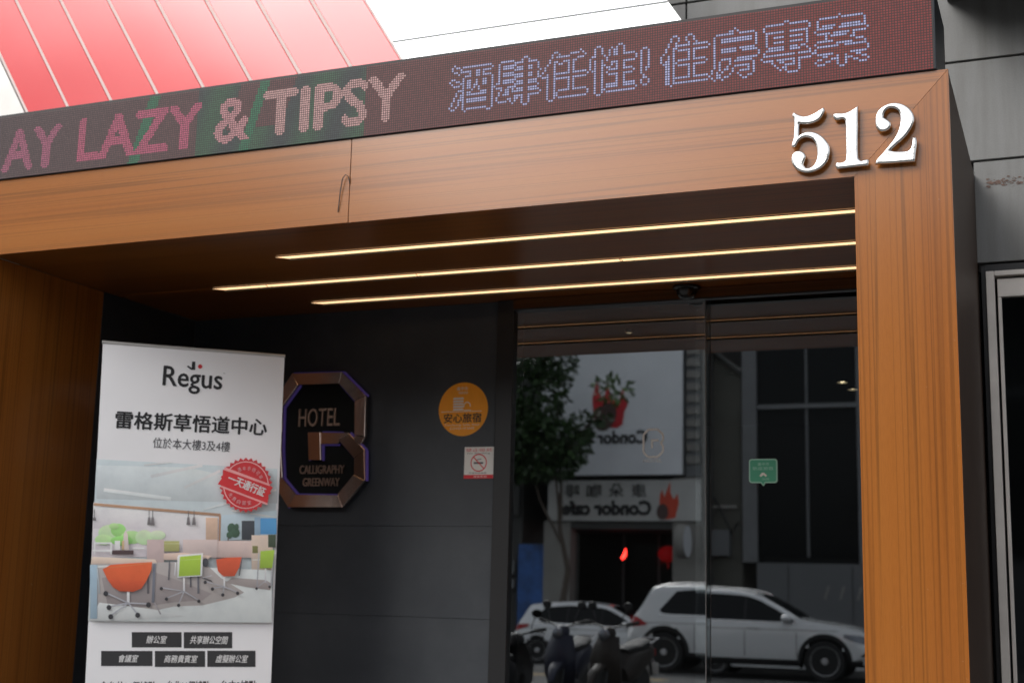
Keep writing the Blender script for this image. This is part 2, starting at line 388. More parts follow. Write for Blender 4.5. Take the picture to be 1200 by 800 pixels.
# traced outlines, all in metres on the plane of the thing they belong to
D = {'banner_corners':[(0.0036,2.425),(0.9033,2.4299),(0.9259,0.7907),(0.0465,0.7898)],'picture':[([(0.0158,1.8512),(0.9005,1.8513),(0.9132,1.0845),(0.0361,1.0793)],(190,202,206)),([(0.018,1.8218),(0.459,1.8345),(0.9058,1.7559),(0.9103,1.6768),(0.0305,1.6592)],(205,214,217)),([(0.2802,1.7731),(0.5262,1.8416),(0.5219,1.8567),(0.276,1.788)],(225,230,232)),([(0.447,1.7276),(0.6174,1.82),(0.611,1.8319),(0.4407,1.7394)],
(228,233,235)),([(0.0602,1.6954),(0.382,1.6665),(0.3831,1.6841),(0.0611,1.7127)],(218,225,226)),([(0.2429,1.8296),(0.3709,1.8531),(0.3692,1.8619),(0.2412,1.8382)],(220,226,228)),([(0.5399,1.6227),(0.9022,1.74),(0.8993,1.7486),(0.537,1.6311)],(222,232,238)),([(0.0173,1.6413),(0.6277,1.6107),(0.6363,1.4736),(0.6244,1.4016),(0.0294,1.3775)],(224,216,222)),([(0.0205,1.6263),(0.2578,1.6149),(0.2642,1.5257),(0.0269,1.5166)],
(236,228,232)),([(0.1653,1.5003),(0.1609,1.4823),(0.146,1.4675),(0.1235,1.4588),(0.0979,1.4579),(0.0744,1.4649),(0.0574,1.4785),(0.0504,1.496),(0.0547,1.5139),(0.0695,1.5287),(0.0919,1.5375),(0.1175,1.5385),(0.1412,1.5315),(0.1583,1.5179)],(196,232,176)),([(0.1791,1.5138),(0.1766,1.4996),(0.1675,1.488),(0.1537,1.4812),(0.1378,1.4806),(0.1231,1.4864),(0.1123,1.4972),(0.1078,1.5111),(0.1102,1.5252),(0.1193,1.5368),(0.1331,1.5437),(0.149,1.5443),(0.1638,1.5386),(0.1745,1.5277)],
(160,220,130)),([(0.262,1.4822),(0.2577,1.4679),(0.2438,1.4561),(0.2231,1.4491),(0.1996,1.4483),(0.1781,1.4538),(0.1627,1.4645),(0.1564,1.4784),(0.1606,1.4926),(0.1743,1.5044),(0.195,1.5114),(0.2185,1.5123),(0.2402,1.5068),(0.2557,1.4961)],(178,228,150)),([(0.3098,1.4839),(0.3067,1.4678),(0.2958,1.4545),(0.2793,1.4468),(0.2604,1.4462),(0.2429,1.4527),(0.2302,1.4651),(0.2249,1.4808),(0.2279,1.4969),(0.2388,1.5102),(0.2552,1.5179),(0.2742,1.5186),(0.2917,1.5122),(0.3045,1.4998)],
(200,234,182)),([(0.369,1.497),(0.3659,1.4864),(0.3557,1.4777),(0.3406,1.4726),(0.3235,1.4719),(0.3078,1.476),(0.2965,1.4839),(0.292,1.4941),(0.2951,1.5046),(0.3051,1.5133),(0.3202,1.5185),(0.3373,1.5192),(0.3531,1.5152),(0.3644,1.5072)],(205,232,190)),([(0.1206,1.4663),(0.1173,1.455),(0.1064,1.4456),(0.09,1.4401),(0.0715,1.4394),(0.0545,1.4438),(0.0423,1.4523),(0.0373,1.4633),(0.0405,1.4746),(0.0514,1.484),(0.0677,1.4895),(0.0862,1.4902),(0.1033,1.4859),(0.1156,1.4773)],
(186,228,160)),([(0.2155,1.4643),(0.211,1.4538),(0.197,1.445),(0.1763,1.4397),(0.1529,1.4389),(0.1316,1.4428),(0.1165,1.4505),(0.1105,1.4605),(0.1149,1.471),(0.1288,1.4797),(0.1495,1.4851),(0.1729,1.4859),(0.1943,1.4821),(0.2095,1.4744)],(150,212,120)),([(0.144,1.5319),(0.1422,1.5253),(0.1362,1.5198),(0.1272,1.5165),(0.1169,1.5161),(0.1075,1.5187),(0.1007,1.5237),(0.0979,1.5301),(0.0997,1.5368),(0.1057,1.5422),(0.1147,1.5455),(0.125,1.5459),(0.1345,1.5434),(0.1413,1.5384)],
(180,226,150)),([(0.019,1.6262),(0.6279,1.5996),(0.6281,1.6129),(0.019,1.6392)],(178,140,112)),([(0.5573,1.5901),(0.6156,1.5924),(0.6228,1.4787),(0.5647,1.4766)],(208,178,156)),([(0.6208,1.6061),(0.627,1.4734),(0.6369,1.4736),(0.6308,1.6063)],(170,130,105)),([(0.6326,1.6043),(0.9089,1.6406),(0.9097,1.5056),(0.636,1.4791)],(186,204,214)),([(0.7352,1.5817),(0.799,1.5843),(0.8045,1.4907),(0.7408,1.4884)],
(58,64,72)),([(0.8274,1.5989),(0.9088,1.6022),(0.9133,1.5215),(0.8321,1.5185)],(86,160,222)),([(0.7979,1.6022),(0.8271,1.6034),(0.833,1.5028),(0.8038,1.5018)],(150,178,200)),([(0.6817,1.6275),(0.9106,1.6012),(0.9113,1.6079),(0.6823,1.6342)],(230,238,244)),([(0.7097,1.5428),(0.7055,1.5255),(0.6929,1.5159),(0.6778,1.5185),(0.6672,1.5321),(0.6661,1.5503),(0.675,1.5646),(0.6897,1.5684),(0.7034,1.5598)],
(62,92,72)),([(0.7299,1.5214),(0.7251,1.5055),(0.7112,1.4966),(0.6946,1.4989),(0.6831,1.5113),(0.682,1.5279),(0.692,1.5411),(0.7082,1.5446),(0.7232,1.5368)],(62,92,72)),([(0.6939,1.5089),(0.691,1.4974),(0.6822,1.491),(0.6716,1.4927),(0.6643,1.5018),(0.6635,1.5139),(0.6697,1.5234),(0.68,1.5259),(0.6896,1.5202)],(62,92,72)),([(0.7226,1.55),(0.7207,1.5385),(0.7145,1.5322),(0.7069,1.534),(0.7014,1.5431),(0.7007,1.5552),(0.705,1.5648),(0.7123,1.5672),(0.7193,1.5613)],
(62,92,72)),([(0.6697,1.4969),(0.6752,1.4087),(0.6807,1.4089),(0.6752,1.4971)],(90,80,75)),([(0.0225,1.608),(0.0254,1.5704),(0.0285,1.5705),(0.0256,1.6081)],(90,90,95)),([(0.0217,1.5702),(0.0321,1.5706),(0.0365,1.5546),(0.0188,1.5539)],(120,116,118)),([(0.2798,1.6136),(0.2821,1.5809),(0.2853,1.5811),(0.283,1.6138)],(90,90,95)),([(0.2784,1.5808),(0.289,1.5812),(0.2949,1.5433),(0.2768,1.5425)],(120,116,118)),([(0.2969,1.6144),(0.2992,1.5816),(0.3024,1.5818),(0.3001,1.6145)],
(90,90,95)),([(0.2954,1.5815),(0.3061,1.5819),(0.312,1.5439),(0.2939,1.5432)],(120,116,118)),([(0.4682,1.6217),(0.4704,1.5887),(0.4737,1.5888),(0.4715,1.6218)],(90,90,95)),([(0.4666,1.5885),(0.4775,1.589),(0.4833,1.5506),(0.4649,1.5499)],(120,116,118)),([(0.4955,1.6229),(0.4976,1.5898),(0.5009,1.5899),(0.4987,1.623)],(90,90,95)),([(0.4938,1.5897),(0.5047,1.5901),(0.5105,1.5517),(0.492,1.551)],(120,116,118)),([(0.614,1.4784),(0.7936,1.4847),(0.7985,1.4015),(0.6192,1.3959)],
(206,186,180)),([(0.7875,1.5123),(0.8932,1.5162),(0.9031,1.3425),(0.7977,1.3395)],(208,190,176)),([(0.8705,1.5176),(0.9089,1.5191),(0.9124,1.4565),(0.8741,1.4552)],(62,78,58)),([(0.7951,1.4592),(0.822,1.4601),(0.8241,1.4246),(0.7972,1.4237)],(120,120,70)),([(0.7993,1.3883),(0.8868,1.3909),(0.8865,1.3954),(0.799,1.3927)],(240,232,222)),([(0.4523,1.4781),(0.6202,1.4841),(0.6258,1.3961),(0.4582,1.3909)],
(202,186,182)),([(0.3623,1.4684),(0.4355,1.4709),(0.4389,1.4208),(0.3658,1.4184)],(172,172,110)),([(0.3634,1.4537),(0.4365,1.4562),(0.4362,1.4595),(0.3631,1.457)],(200,200,150)),([(0.2808,1.472),(0.3619,1.4749),(0.3733,1.3103),(0.2925,1.3081)],(190,170,168)),([(0.114,1.4145),(0.221,1.418),(0.2224,1.3986),(0.1155,1.3952)],(72,52,54)),([(0.0341,1.4503),(0.1174,1.4533),(0.118,1.4447),(0.0348,1.4418)],(232,236,240)),([(0.0341,1.4503),(0.0404,1.4506),(0.0448,1.3929),(0.0386,1.3927)],
(232,236,240)),([(0.109,1.453),(0.1174,1.4533),(0.1217,1.3954),(0.1134,1.3951)],(232,236,240)),([(0.0306,1.4149),(0.12,1.4179),(0.1207,1.4082),(0.0314,1.4053)],(232,236,240)),([(0.2179,1.4319),(0.2708,1.4337),(0.2713,1.4261),(0.2184,1.4244)],(232,236,240)),([(0.1293,1.4612),(0.1545,1.4621),(0.1578,1.4181),(0.1326,1.4172)],(235,232,236)),([(0.1703,1.4185),(0.1689,1.495),(0.176,1.5137),(0.1878,1.4957),(0.1998,1.4194)],
(214,200,196)),([(0.1629,1.4624),(0.1734,1.4628),(0.1766,1.4187),(0.1662,1.4183)],(196,168,130)),([(0.0271,1.354),(0.8985,1.3424),(0.9132,1.0845),(0.0361,1.0793)],(204,210,210)),([(0.0579,1.3304),(0.329,1.3631),(0.5548,1.3764),(0.6474,1.298),(0.7675,1.2297),(0.7193,1.2035),(0.5686,1.1634),(0.429,1.1542),(0.2931,1.1217),(0.1799,1.0922),(0.0758,1.0978),(0.057,1.2083)],(168,162,160)),([(0.0823,1.2831),(0.3107,1.3215),(0.4089,1.2917),(0.4971,1.2615),(0.6085,1.2207),(0.5671,1.1872),(0.417,1.1733),(0.2911,1.1494),(0.1247,1.1356)],
(148,140,140)),([(0.7024,1.2995),(0.8699,1.2928),(0.9023,1.2759),(0.8952,1.2437),(0.7827,1.2554),(0.6709,1.2746)],(160,152,150)),([(0.0809,1.1665),(0.3342,1.1395),(0.4857,1.1101),(0.1701,1.0835),(0.04,1.0815)],(196,200,200)),([(0.0291,1.3818),(0.3258,1.3781),(0.3354,1.3632),(0.0276,1.3476)],(222,198,182)),([(0.028,1.3423),(0.3359,1.3568),(0.3354,1.3632),(0.0274,1.3487)],(190,178,172)),([(0.3644,1.4075),(0.4544,1.4148),(0.5967,1.404),(0.5761,1.3836),(0.3665,1.3772)],
(216,192,178)),([(0.0238,1.3432),(0.0568,1.3442),(0.0764,1.0905),(0.0435,1.0899)],(152,176,192)),([(0.0553,1.3247),(0.0746,1.2084),(0.0807,1.2091),(0.0614,1.3254)],(170,180,186)),([(0.3176,1.3586),(0.3234,1.1717),(0.3361,1.1714),(0.3304,1.3585)],(112,116,128)),([(0.2905,1.3577),(0.2987,1.2138),(0.3082,1.2138),(0.3001,1.3578)],(96,92,98)),([(0.3349,1.1704),(0.3675,1.1154),(0.372,1.1179),(0.3395,1.173)],
(150,146,150)),([(0.5332,1.3059),(0.5389,1.2191),(0.5476,1.2193),(0.5419,1.3061)],(98,100,110)),([(0.4971,1.3028),(0.5007,1.2486),(0.5082,1.2488),(0.5047,1.303)],(88,88,96)),([(0.3916,1.3716),(0.3936,1.2807),(0.4,1.2806),(0.398,1.3715)],(96,96,104)),([(0.6611,1.2984),(0.6645,1.2438),(0.67,1.2439),(0.6666,1.2985)],(100,98,104)),([(0.7434,1.4003),(0.7343,1.3118),(0.7398,1.311),(0.7489,1.3995)],(120,124,132)),([(0.5592,1.2932),(0.6038,1.2779),(0.6054,1.2831),(0.5608,1.2983)],
(80,80,84)),([(0.5835,1.3707),(0.5826,1.3612),(0.5789,1.3534),(0.573,1.349),(0.5662,1.3488),(0.5599,1.3529),(0.5551,1.3604),(0.553,1.3698),(0.5539,1.3793),(0.5576,1.387),(0.5635,1.3915),(0.5703,1.3917),(0.5767,1.3876),(0.5814,1.3801)],(70,72,78)),([(0.2036,1.2244),(0.2083,1.1606),(0.2208,1.1608),(0.2162,1.2247)],(214,216,222)),([(0.2121,1.1696),(0.1353,1.1077),(0.1394,1.1027),(0.2161,1.1645)],(168,170,178)),([(0.1495,1.1012),(0.1467,1.0922),(0.1386,1.0883),(0.13,1.0919),(0.1258,1.1008),(0.1286,1.1098),(0.1367,1.1136),(0.1453,1.1101)],
(38,38,44)),([(0.2118,1.165),(0.2597,1.1127),(0.2643,1.1169),(0.2164,1.1692)],(168,170,178)),([(0.2743,1.1107),(0.2714,1.1017),(0.2632,1.0978),(0.2545,1.1014),(0.2504,1.1103),(0.2532,1.1194),(0.2614,1.1233),(0.2701,1.1197)],(38,38,44)),([(0.2133,1.1702),(0.125,1.1514),(0.1266,1.1452),(0.2149,1.1639)],(168,170,178)),([(0.1379,1.1443),(0.1351,1.1353),(0.127,1.1314),(0.1184,1.135),(0.1143,1.1439),(0.1171,1.1529),(0.1251,1.1568),(0.1338,1.1532)],
(38,38,44)),([(0.2142,1.1639),(0.3092,1.1615),(0.309,1.1679),(0.214,1.1702)],(168,170,178)),([(0.3214,1.1607),(0.3185,1.1515),(0.3103,1.1476),(0.3015,1.1512),(0.2973,1.1602),(0.3002,1.1693),(0.3085,1.1732),(0.3173,1.1697)],(38,38,44)),([(0.2152,1.17),(0.1074,1.2165),(0.1052,1.2107),(0.213,1.1641)],(168,170,178)),([(0.1184,1.2096),(0.1156,1.2006),(0.1076,1.1967),(0.0989,1.2002),(0.0948,1.2091),(0.0976,1.2182),(0.1056,1.2221),(0.1143,1.2186)],
(38,38,44)),([(0.0834,1.3237),(0.1192,1.346),(0.2024,1.3549),(0.3119,1.3647),(0.3122,1.3302),(0.2908,1.2725),(0.2701,1.2366),(0.2333,1.2208),(0.1703,1.2215),(0.1376,1.2399),(0.1076,1.2785)],(216,92,44)),([(0.1076,1.2785),(0.2908,1.2725),(0.2701,1.2366),(0.2333,1.2208),(0.1703,1.2215),(0.1376,1.2399)],(196,76,34)),([(0.0917,1.326),(0.3083,1.3581),(0.3075,1.3624),(0.0909,1.3303)],(232,120,70)),([(0.4647,1.2932),(0.4695,1.2219),(0.4782,1.2221),(0.4734,1.2934)],
(214,216,222)),([(0.4725,1.2304),(0.3911,1.1963),(0.393,1.1923),(0.4743,1.2265)],(168,170,178)),([(0.4005,1.1902),(0.3985,1.184),(0.3929,1.1814),(0.387,1.1838),(0.3842,1.1898),(0.3862,1.1959),(0.3918,1.1986),(0.3977,1.1962)],(38,38,44)),([(0.4714,1.2292),(0.4498,1.1662),(0.4539,1.1646),(0.4755,1.2277)],(168,170,178)),([(0.4603,1.1613),(0.4583,1.1551),(0.4527,1.1525),(0.4468,1.1549),(0.444,1.1609),(0.446,1.1671),(0.4516,1.1697),(0.4575,1.1673)],
(38,38,44)),([(0.4724,1.2266),(0.5465,1.1849),(0.5485,1.1887),(0.4744,1.2303)],(168,170,178)),([(0.5561,1.1826),(0.554,1.1765),(0.5484,1.1738),(0.5424,1.1762),(0.5396,1.1823),(0.5416,1.1885),(0.5473,1.1911),(0.5532,1.1887)],(38,38,44)),([(0.4736,1.2306),(0.3643,1.2453),(0.3639,1.241),(0.4732,1.2263)],(168,170,178)),([(0.3725,1.239),(0.3706,1.2329),(0.365,1.2303),(0.3591,1.2326),(0.3563,1.2387),(0.3583,1.2448),(0.3638,1.2474),(0.3697,1.2451)],
(38,38,44)),([(0.4299,1.3944),(0.4357,1.4033),(0.5522,1.4158),(0.5551,1.3043),(0.4368,1.2925)],(222,226,228)),([(0.4428,1.3948),(0.544,1.4067),(0.5461,1.3084),(0.4428,1.2991)],(162,196,62)),([(0.442,1.3757),(0.5455,1.3854),(0.5451,1.3887),(0.4416,1.3789)],(190,214,110)),([(0.4205,1.366),(0.4205,1.3031),(0.4258,1.3028),(0.4259,1.3658)],(210,212,216)),([(0.6022,1.3099),(0.5593,1.2978),(0.5607,1.2936),(0.6036,1.3057)],
(180,180,186)),([(0.6589,1.3071),(0.6626,1.2481),(0.6714,1.2483),(0.6677,1.3073)],(214,216,222)),([(0.6662,1.2569),(0.6086,1.249),(0.6094,1.2447),(0.667,1.2526)],(168,170,178)),([(0.6176,1.2427),(0.6155,1.2365),(0.6098,1.2338),(0.6038,1.2362),(0.601,1.2423),(0.603,1.2485),(0.6087,1.2512),(0.6147,1.2488)],(38,38,44)),([(0.6644,1.2552),(0.6589,1.2201),(0.6633,1.2193),(0.6688,1.2543)],(168,170,178)),([(0.6697,1.2155),(0.6676,1.2093),(0.6619,1.2066),(0.6559,1.209),(0.653,1.2151),(0.6551,1.2214),(0.6608,1.224),(0.6669,1.2216)],
(38,38,44)),([(0.6659,1.2527),(0.7325,1.228),(0.7339,1.2321),(0.6673,1.2568)],(168,170,178)),([(0.7418,1.2259),(0.7398,1.2196),(0.734,1.2169),(0.7279,1.2194),(0.7251,1.2255),(0.7271,1.2317),(0.7329,1.2344),(0.739,1.232)],(38,38,44)),([(0.6671,1.2569),(0.5725,1.2807),(0.5716,1.2765),(0.6661,1.2526)],(168,170,178)),([(0.5806,1.2745),(0.5785,1.2682),(0.5729,1.2656),(0.5668,1.268),(0.564,1.274),(0.566,1.2803),(0.5717,1.283),(0.5777,1.2806)],
(38,38,44)),([(0.6176,1.3871),(0.672,1.3976),(0.7427,1.402),(0.7346,1.3532),(0.7129,1.3085),(0.658,1.3049),(0.63,1.3304)],(206,84,48)),([(0.8608,1.3524),(0.8649,1.2816),(0.8716,1.2818),(0.8676,1.3526)],(214,216,222)),([(0.8668,1.2896),(0.824,1.2555),(0.8262,1.2529),(0.869,1.287)],(168,170,178)),([(0.8317,1.2499),(0.8301,1.2452),(0.8257,1.2432),(0.8211,1.245),(0.819,1.2496),(0.8206,1.2543),(0.825,1.2564),(0.8296,1.2546)],
(38,38,44)),([(0.8666,1.2873),(0.8882,1.2635),(0.8907,1.2656),(0.8691,1.2894)],(168,170,178)),([(0.8961,1.2603),(0.8945,1.2556),(0.8901,1.2535),(0.8855,1.2554),(0.8833,1.26),(0.8849,1.2647),(0.8893,1.2668),(0.894,1.2649)],(38,38,44)),([(0.8235,1.4247),(0.8243,1.2587),(0.8299,1.2586),(0.8291,1.4246)],(170,172,180)),([(0.8961,1.4159),(0.8933,1.266),(0.899,1.2657),(0.9017,1.4157)],(170,172,180)),([(0.8347,1.4338),(0.9041,1.4428),(0.8979,1.3535),(0.8352,1.3494)],
(156,190,66))],'buttons':[([(0.242,1.0296),(0.4769,1.0327),(0.4818,0.9602),(0.2472,0.9579)],(30,30,33)),([(0.4876,1.0329),(0.7219,1.036),(0.7267,0.9582),(0.4928,0.956)],(30,30,33)),([(0.1065,0.9398),(0.345,0.9419),(0.35,0.8712),(0.1118,0.87)],(30,30,33)),([(0.3566,0.942),(0.5958,0.9441),(0.6007,0.8682),(0.3618,0.8671)],(30,30,33)),([(0.6066,0.9453),(0.842,0.9473),(0.8466,0.8694),(0.6115,0.8683)],(30,30,33))],
'stamp':[([(0.8619,1.765),(0.8744,1.7511),(0.8608,1.7388),(0.8703,1.7225),(0.8544,1.7134),(0.8604,1.6955),(0.8431,1.6902),(0.8454,1.6715),(0.8273,1.67),(0.8259,1.6513),(0.8079,1.6537),(0.8027,1.6359),(0.7856,1.6422),(0.777,1.6259),(0.7614,1.6357),(0.7498,1.6217),(0.7365,1.6346),(0.7223,1.6235),(0.7118,1.639),(0.6957,1.6313),(0.6885,1.6485),(0.6711,1.6445),(0.6675,1.6629),(0.6496,1.6627),(0.6497,1.6814),(0.6322,1.6851),(0.6359,1.7033),(0.6195,1.7107),(0.6268,1.7276),(0.612,1.7384),(0.6226,1.7533),(0.6102,1.767),(0.6235,1.7793),(0.6141,1.7954),(0.6296,1.8044),(0.6236,1.8222),(0.6406,1.8277),(0.6382,1.8463),(0.656,1.8479),(0.6574,1.8667),(0.6752,1.8644),(0.6803,1.8825),(0.6974,1.8763),(0.7059,1.8929),(0.7215,1.8831),(0.7332,1.8974),(0.7466,1.8845),(0.761,1.896),(0.7715,1.8804),(0.7879,1.8884),(0.7952,1.871),(0.8129,1.8752),(0.8165,1.8566),(0.8347,1.8569),(0.8345,1.8379),(0.8525,1.8342),(0.8485,1.8157),(0.8654,1.8082),(0.8578,1.7911),(0.8728,1.7801)],
(200,34,44)),([(0.8553,1.7647),(0.8552,1.7492),(0.8531,1.7338),(0.8492,1.7189),(0.8434,1.7047),(0.8358,1.6914),(0.8267,1.6793),(0.8161,1.6686),(0.8042,1.6595),(0.7913,1.6521),(0.7776,1.6466),(0.7633,1.6429),(0.7486,1.6413),(0.7338,1.6417),(0.7192,1.644),(0.705,1.6484),(0.6914,1.6546),(0.6786,1.6625),(0.667,1.6722),(0.6566,1.6833),(0.6477,1.6956),(0.6404,1.7091),(0.6348,1.7234),(0.631,1.7383),(0.629,1.7536),(0.629,1.769),(0.6309,1.7842),(0.6347,1.7991),(0.6404,1.8132),(0.6477,1.8265),(0.6567,1.8386),(0.6671,1.8494),(0.6789,1.8587),(0.6917,1.8662),(0.7054,1.872),(0.7197,1.8758),(0.7344,1.8776),(0.7493,1.8774),(0.764,1.8752),(0.7784,1.871),(0.7922,1.8648),(0.8051,1.8568),(0.8169,1.8471),(0.8275,1.8359),(0.8365,1.8234),(0.844,1.8098),(0.8496,1.7953),(0.8534,1.7802)],
(238,190,190)),([(0.8511,1.7645),(0.851,1.7495),(0.8491,1.7347),(0.8453,1.7203),(0.8397,1.7066),(0.8324,1.6939),(0.8236,1.6822),(0.8134,1.6719),(0.802,1.6631),(0.7895,1.656),(0.7763,1.6506),(0.7625,1.6471),(0.7483,1.6455),(0.7341,1.6459),(0.72,1.6482),(0.7063,1.6523),(0.6932,1.6583),(0.6809,1.666),(0.6697,1.6753),(0.6597,1.686),(0.6511,1.6979),(0.644,1.7109),(0.6386,1.7247),(0.6349,1.7391),(0.6331,1.7538),(0.6331,1.7686),(0.6349,1.7833),(0.6386,1.7976),(0.644,1.8113),(0.6511,1.824),(0.6598,1.8357),(0.6698,1.8461),(0.6811,1.855),(0.6935,1.8623),(0.7067,1.8679),(0.7205,1.8716),(0.7347,1.8733),(0.749,1.8731),(0.7632,1.871),(0.7771,1.8669),(0.7904,1.8609),(0.8028,1.8533),(0.8142,1.8439),(0.8243,1.8331),(0.8331,1.8211),(0.8402,1.8079),(0.8457,1.794),(0.8493,1.7794)],
(204,34,42)),([(0.6306,1.8436),(0.8615,1.7693),(0.8546,1.6643),(0.617,1.7424)],(232,160,160)),([(0.6221,1.8303),(0.8775,1.755),(0.8579,1.7195),(0.8562,1.673),(0.6014,1.7565),(0.6244,1.794)],(206,30,38))],'btext':{'regus':(0.3034,0.5948,2.2384,2.3488),'heading':(0.0905,0.834,2.0075,2.0937),'line2':(0.2767,0.6544,1.9223,1.9744),'heading_r':(2.0145,2.1039),'b1':(0.3119,0.4045,0.9776,1.0147),'b2':(0.5192,0.6979,0.9776,1.0162),'b3':(0.1868,0.2759,0.8881,0.9234),'b4':(0.4027,0.5572,0.8873,0.9235),'b5':(0.6492,0.8023,0.8888,0.9264),'f1':(0.1125,0.3709,0.7537,0.7987),'f2':(0.4247,0.6267,0.7535,0.8012),'f3':(0.6817,0.856,0.7533,0.8037),'stampmid':[(0.6289,1.7899),(0.8435,1.706),(0.8416,1.7403)],
'stampc':(0.7415,1.7591),'reddot':(0.4806,2.3455),'blackbit':[(0.4142,2.3403),(0.4217,2.3454),(0.439,2.3354),(0.4391,2.3675),(0.4546,2.3687),(0.4573,2.3265),(0.4374,2.3249)]},'five':[(-0.4489,3.2297),(-0.4455,3.2207),(-0.4493,3.2063),(-0.4594,3.1913),(-0.4742,3.18),(-0.4948,3.1743),(-0.5183,3.1744),(-0.54,3.1781),(-0.5422,3.1535),(-0.5425,3.1275),(-0.5306,3.1361),(-0.5088,3.1412),(-0.4837,3.136),(-0.4606,3.1211),(-0.4418,3.0994),(-0.4295,3.0724),(-0.43,3.0461),(-0.4391,3.0196),(-0.4598,2.9972),(-0.489,2.9849),(-0.5211,2.9849),(-0.5473,2.9961),(-0.5635,3.0149),(-0.5702,3.0402),(-0.564,3.0618),(-0.5463,3.0698),(-0.5258,3.0615),(-0.5184,3.0448),(-0.5245,3.027),(-0.5283,3.0138),(-0.5156,3.0003),(-0.4945,3.0031),(-0.4791,3.0224),(-0.4734,3.0537),(-0.4769,3.0835),(-0.49,3.1095),(-0.5091,3.1214),(-0.5308,3.1201),(-0.5457,3.1074),(-0.5542,3.091),(-0.5661,3.0879),(-0.5689,3.0969),(-0.5608,3.1245),(-0.5587,3.1989),(-0.565,3.214),(-0.5589,3.2239),(-0.5461,3.2137),(-0.5208,3.2033),(-0.4913,3.208),(-0.4677,3.2195)],
'one':[(-0.3231,3.2199),(-0.325,3.1296),(-0.3262,3.0215),(-0.3151,3.0071),(-0.2935,3.011),(-0.2879,3.008),(-0.2906,2.9896),(-0.3479,2.9886),(-0.4023,2.9873),(-0.4078,2.9994),(-0.4041,3.01),(-0.3789,3.0099),(-0.3696,3.0187),(-0.3679,3.1037),(-0.3689,3.1675),(-0.3785,3.1784),(-0.4016,3.1774),(-0.4113,3.1871),(-0.4128,3.1977),(-0.404,3.2017),(-0.3694,3.1989),(-0.3434,3.2082)],'two':[(-0.2629,2.9928),(-0.2587,3.0056),(-0.2368,3.0293),(-0.208,3.0624),(-0.1848,3.096),(-0.1727,3.1309),(-0.1707,3.1639),(-0.1768,3.1858),(-0.196,3.2001),(-0.2157,3.1988),(-0.2285,3.1832),(-0.2323,3.1667),(-0.2213,3.1581),(-0.207,3.1432),(-0.2092,3.1253),(-0.2234,3.1153),(-0.2431,3.1157),(-0.2568,3.133),(-0.2589,3.1648),(-0.2521,3.1884),(-0.2324,3.2074),(-0.204,3.2175),(-0.1733,3.2138),(-0.1458,3.1973),(-0.1271,3.1709),(-0.1234,3.1434),(-0.1342,3.1145),(-0.1572,3.084),(-0.1857,3.06),(-0.2131,3.0364),(-0.1865,3.0301),(-0.1504,3.0287),(-0.1375,3.037),(-0.1286,3.0767),(-0.1187,3.0768),(-0.1159,3.0586),(-0.122,3.0174),(-0.1256,2.988),(-0.1543,2.9885),(-0.2154,2.9899)],
'bsegs':[[(-3.7414,2.6081),(-3.4159,2.6031),(-3.433,2.5379),(-3.6976,2.5397)],[(-3.4159,2.6031),(-3.2591,2.4643),(-3.3293,2.4363),(-3.433,2.5379)],[(-3.2591,2.4643),(-3.2517,2.2344),(-3.3197,2.2477),(-3.3293,2.4363)],[(-3.7414,2.6081),(-3.6976,2.5397),(-3.7947,2.417),(-3.8458,2.458)],[(-3.8458,2.458),(-3.7947,2.417),(-3.7915,2.2781),(-3.8336,2.2704)],[(-3.8282,2.1871),(-3.7881,2.1803),(-3.7691,2.0138),(-3.8176,1.9804)],
[(-3.8176,1.9804),(-3.7691,2.0138),(-3.6738,1.9195),(-3.725,1.8478)],[(-3.725,1.8478),(-3.6738,1.9195),(-3.4063,1.9161),(-3.3757,1.8478)],[(-3.3757,1.8478),(-3.4105,1.9185),(-3.3111,2.0266),(-3.2425,1.9942)],[(-3.2425,1.9942),(-3.3111,2.0266),(-3.313,2.1166),(-3.2509,2.1631)],[(-3.2509,2.1631),(-3.313,2.1166),(-3.4187,2.2221),(-3.3569,2.2604)],[(-3.3569,2.2604),(-3.4045,2.2614),(-3.535,2.2665),(-3.5313,2.2001),(-3.4256,2.1982),(-3.4087,2.2135)],
[(-3.535,2.2665),(-3.6169,2.2683),(-3.6076,2.111),(-3.5261,2.1099)],[(-3.8336,2.2704),(-3.7915,2.2781),(-3.7881,2.1803),(-3.8282,2.1871)],[(-3.3196,2.2453),(-3.2516,2.232),(-3.274,2.1967),(-3.3231,2.2095)]],'btexts':{'HOTEL':(-3.6973,2.3041,-3.4327,2.4055),'CALLIGRAPHY':(-3.674,2.0371,-3.3883,2.0843),'GREENWAY':(-3.6489,1.9673,-3.4156,2.0133)},'orange':{'c':(-2.6843,2.3793),'l':(-2.8308,2.3834),'r':(-2.5399,2.3752),'t':(-2.6893,2.5269),'b':(-2.6792,2.2328),'txt':(-2.797,2.3064,-2.576,2.3567),'icon':(-2.7452,2.3711,-2.6815,2.4452),'toptxt':(-2.7243,2.4823,-2.6587,2.5014)},'smoke':{'bl':(-2.6665,2.004),'tr':(-2.495,2.1726),'band':(-2.6655,2.0233),'c':(-2.5814,2.0877),'r':(-2.5344,2.0871)},'green':{'bl':(-1.134,1.9731),'tr':(-0.9931,2.0921),'tip':(-1.0638,1.9595)},'gdecal':(-1.6726,2.2382,-1.5637,2.1185,-1.6805,2.0811),'led':{'AY':(-4.4066,3.3762,-4.084,3.5791),'LAZY':(-3.9663,3.3832,-3.2721,3.61),'amp':(-3.1897,3.3885,-3.0129,3.5906),'TIPSY':(-2.9317,3.3926,-2.2286,3.5794),'c1':(-2.0126,3.4193,-1.1371,3.5757),'c2':(-1.087,3.4154,-0.2809,3.5859)},'patch':[-3.5756,-3.4294,-3.2151,-2.8708,-2.8038,-2.628,-2.5847,-2.4988]}
PANE_TILT = -0.09
SUV_RZ = -1.5
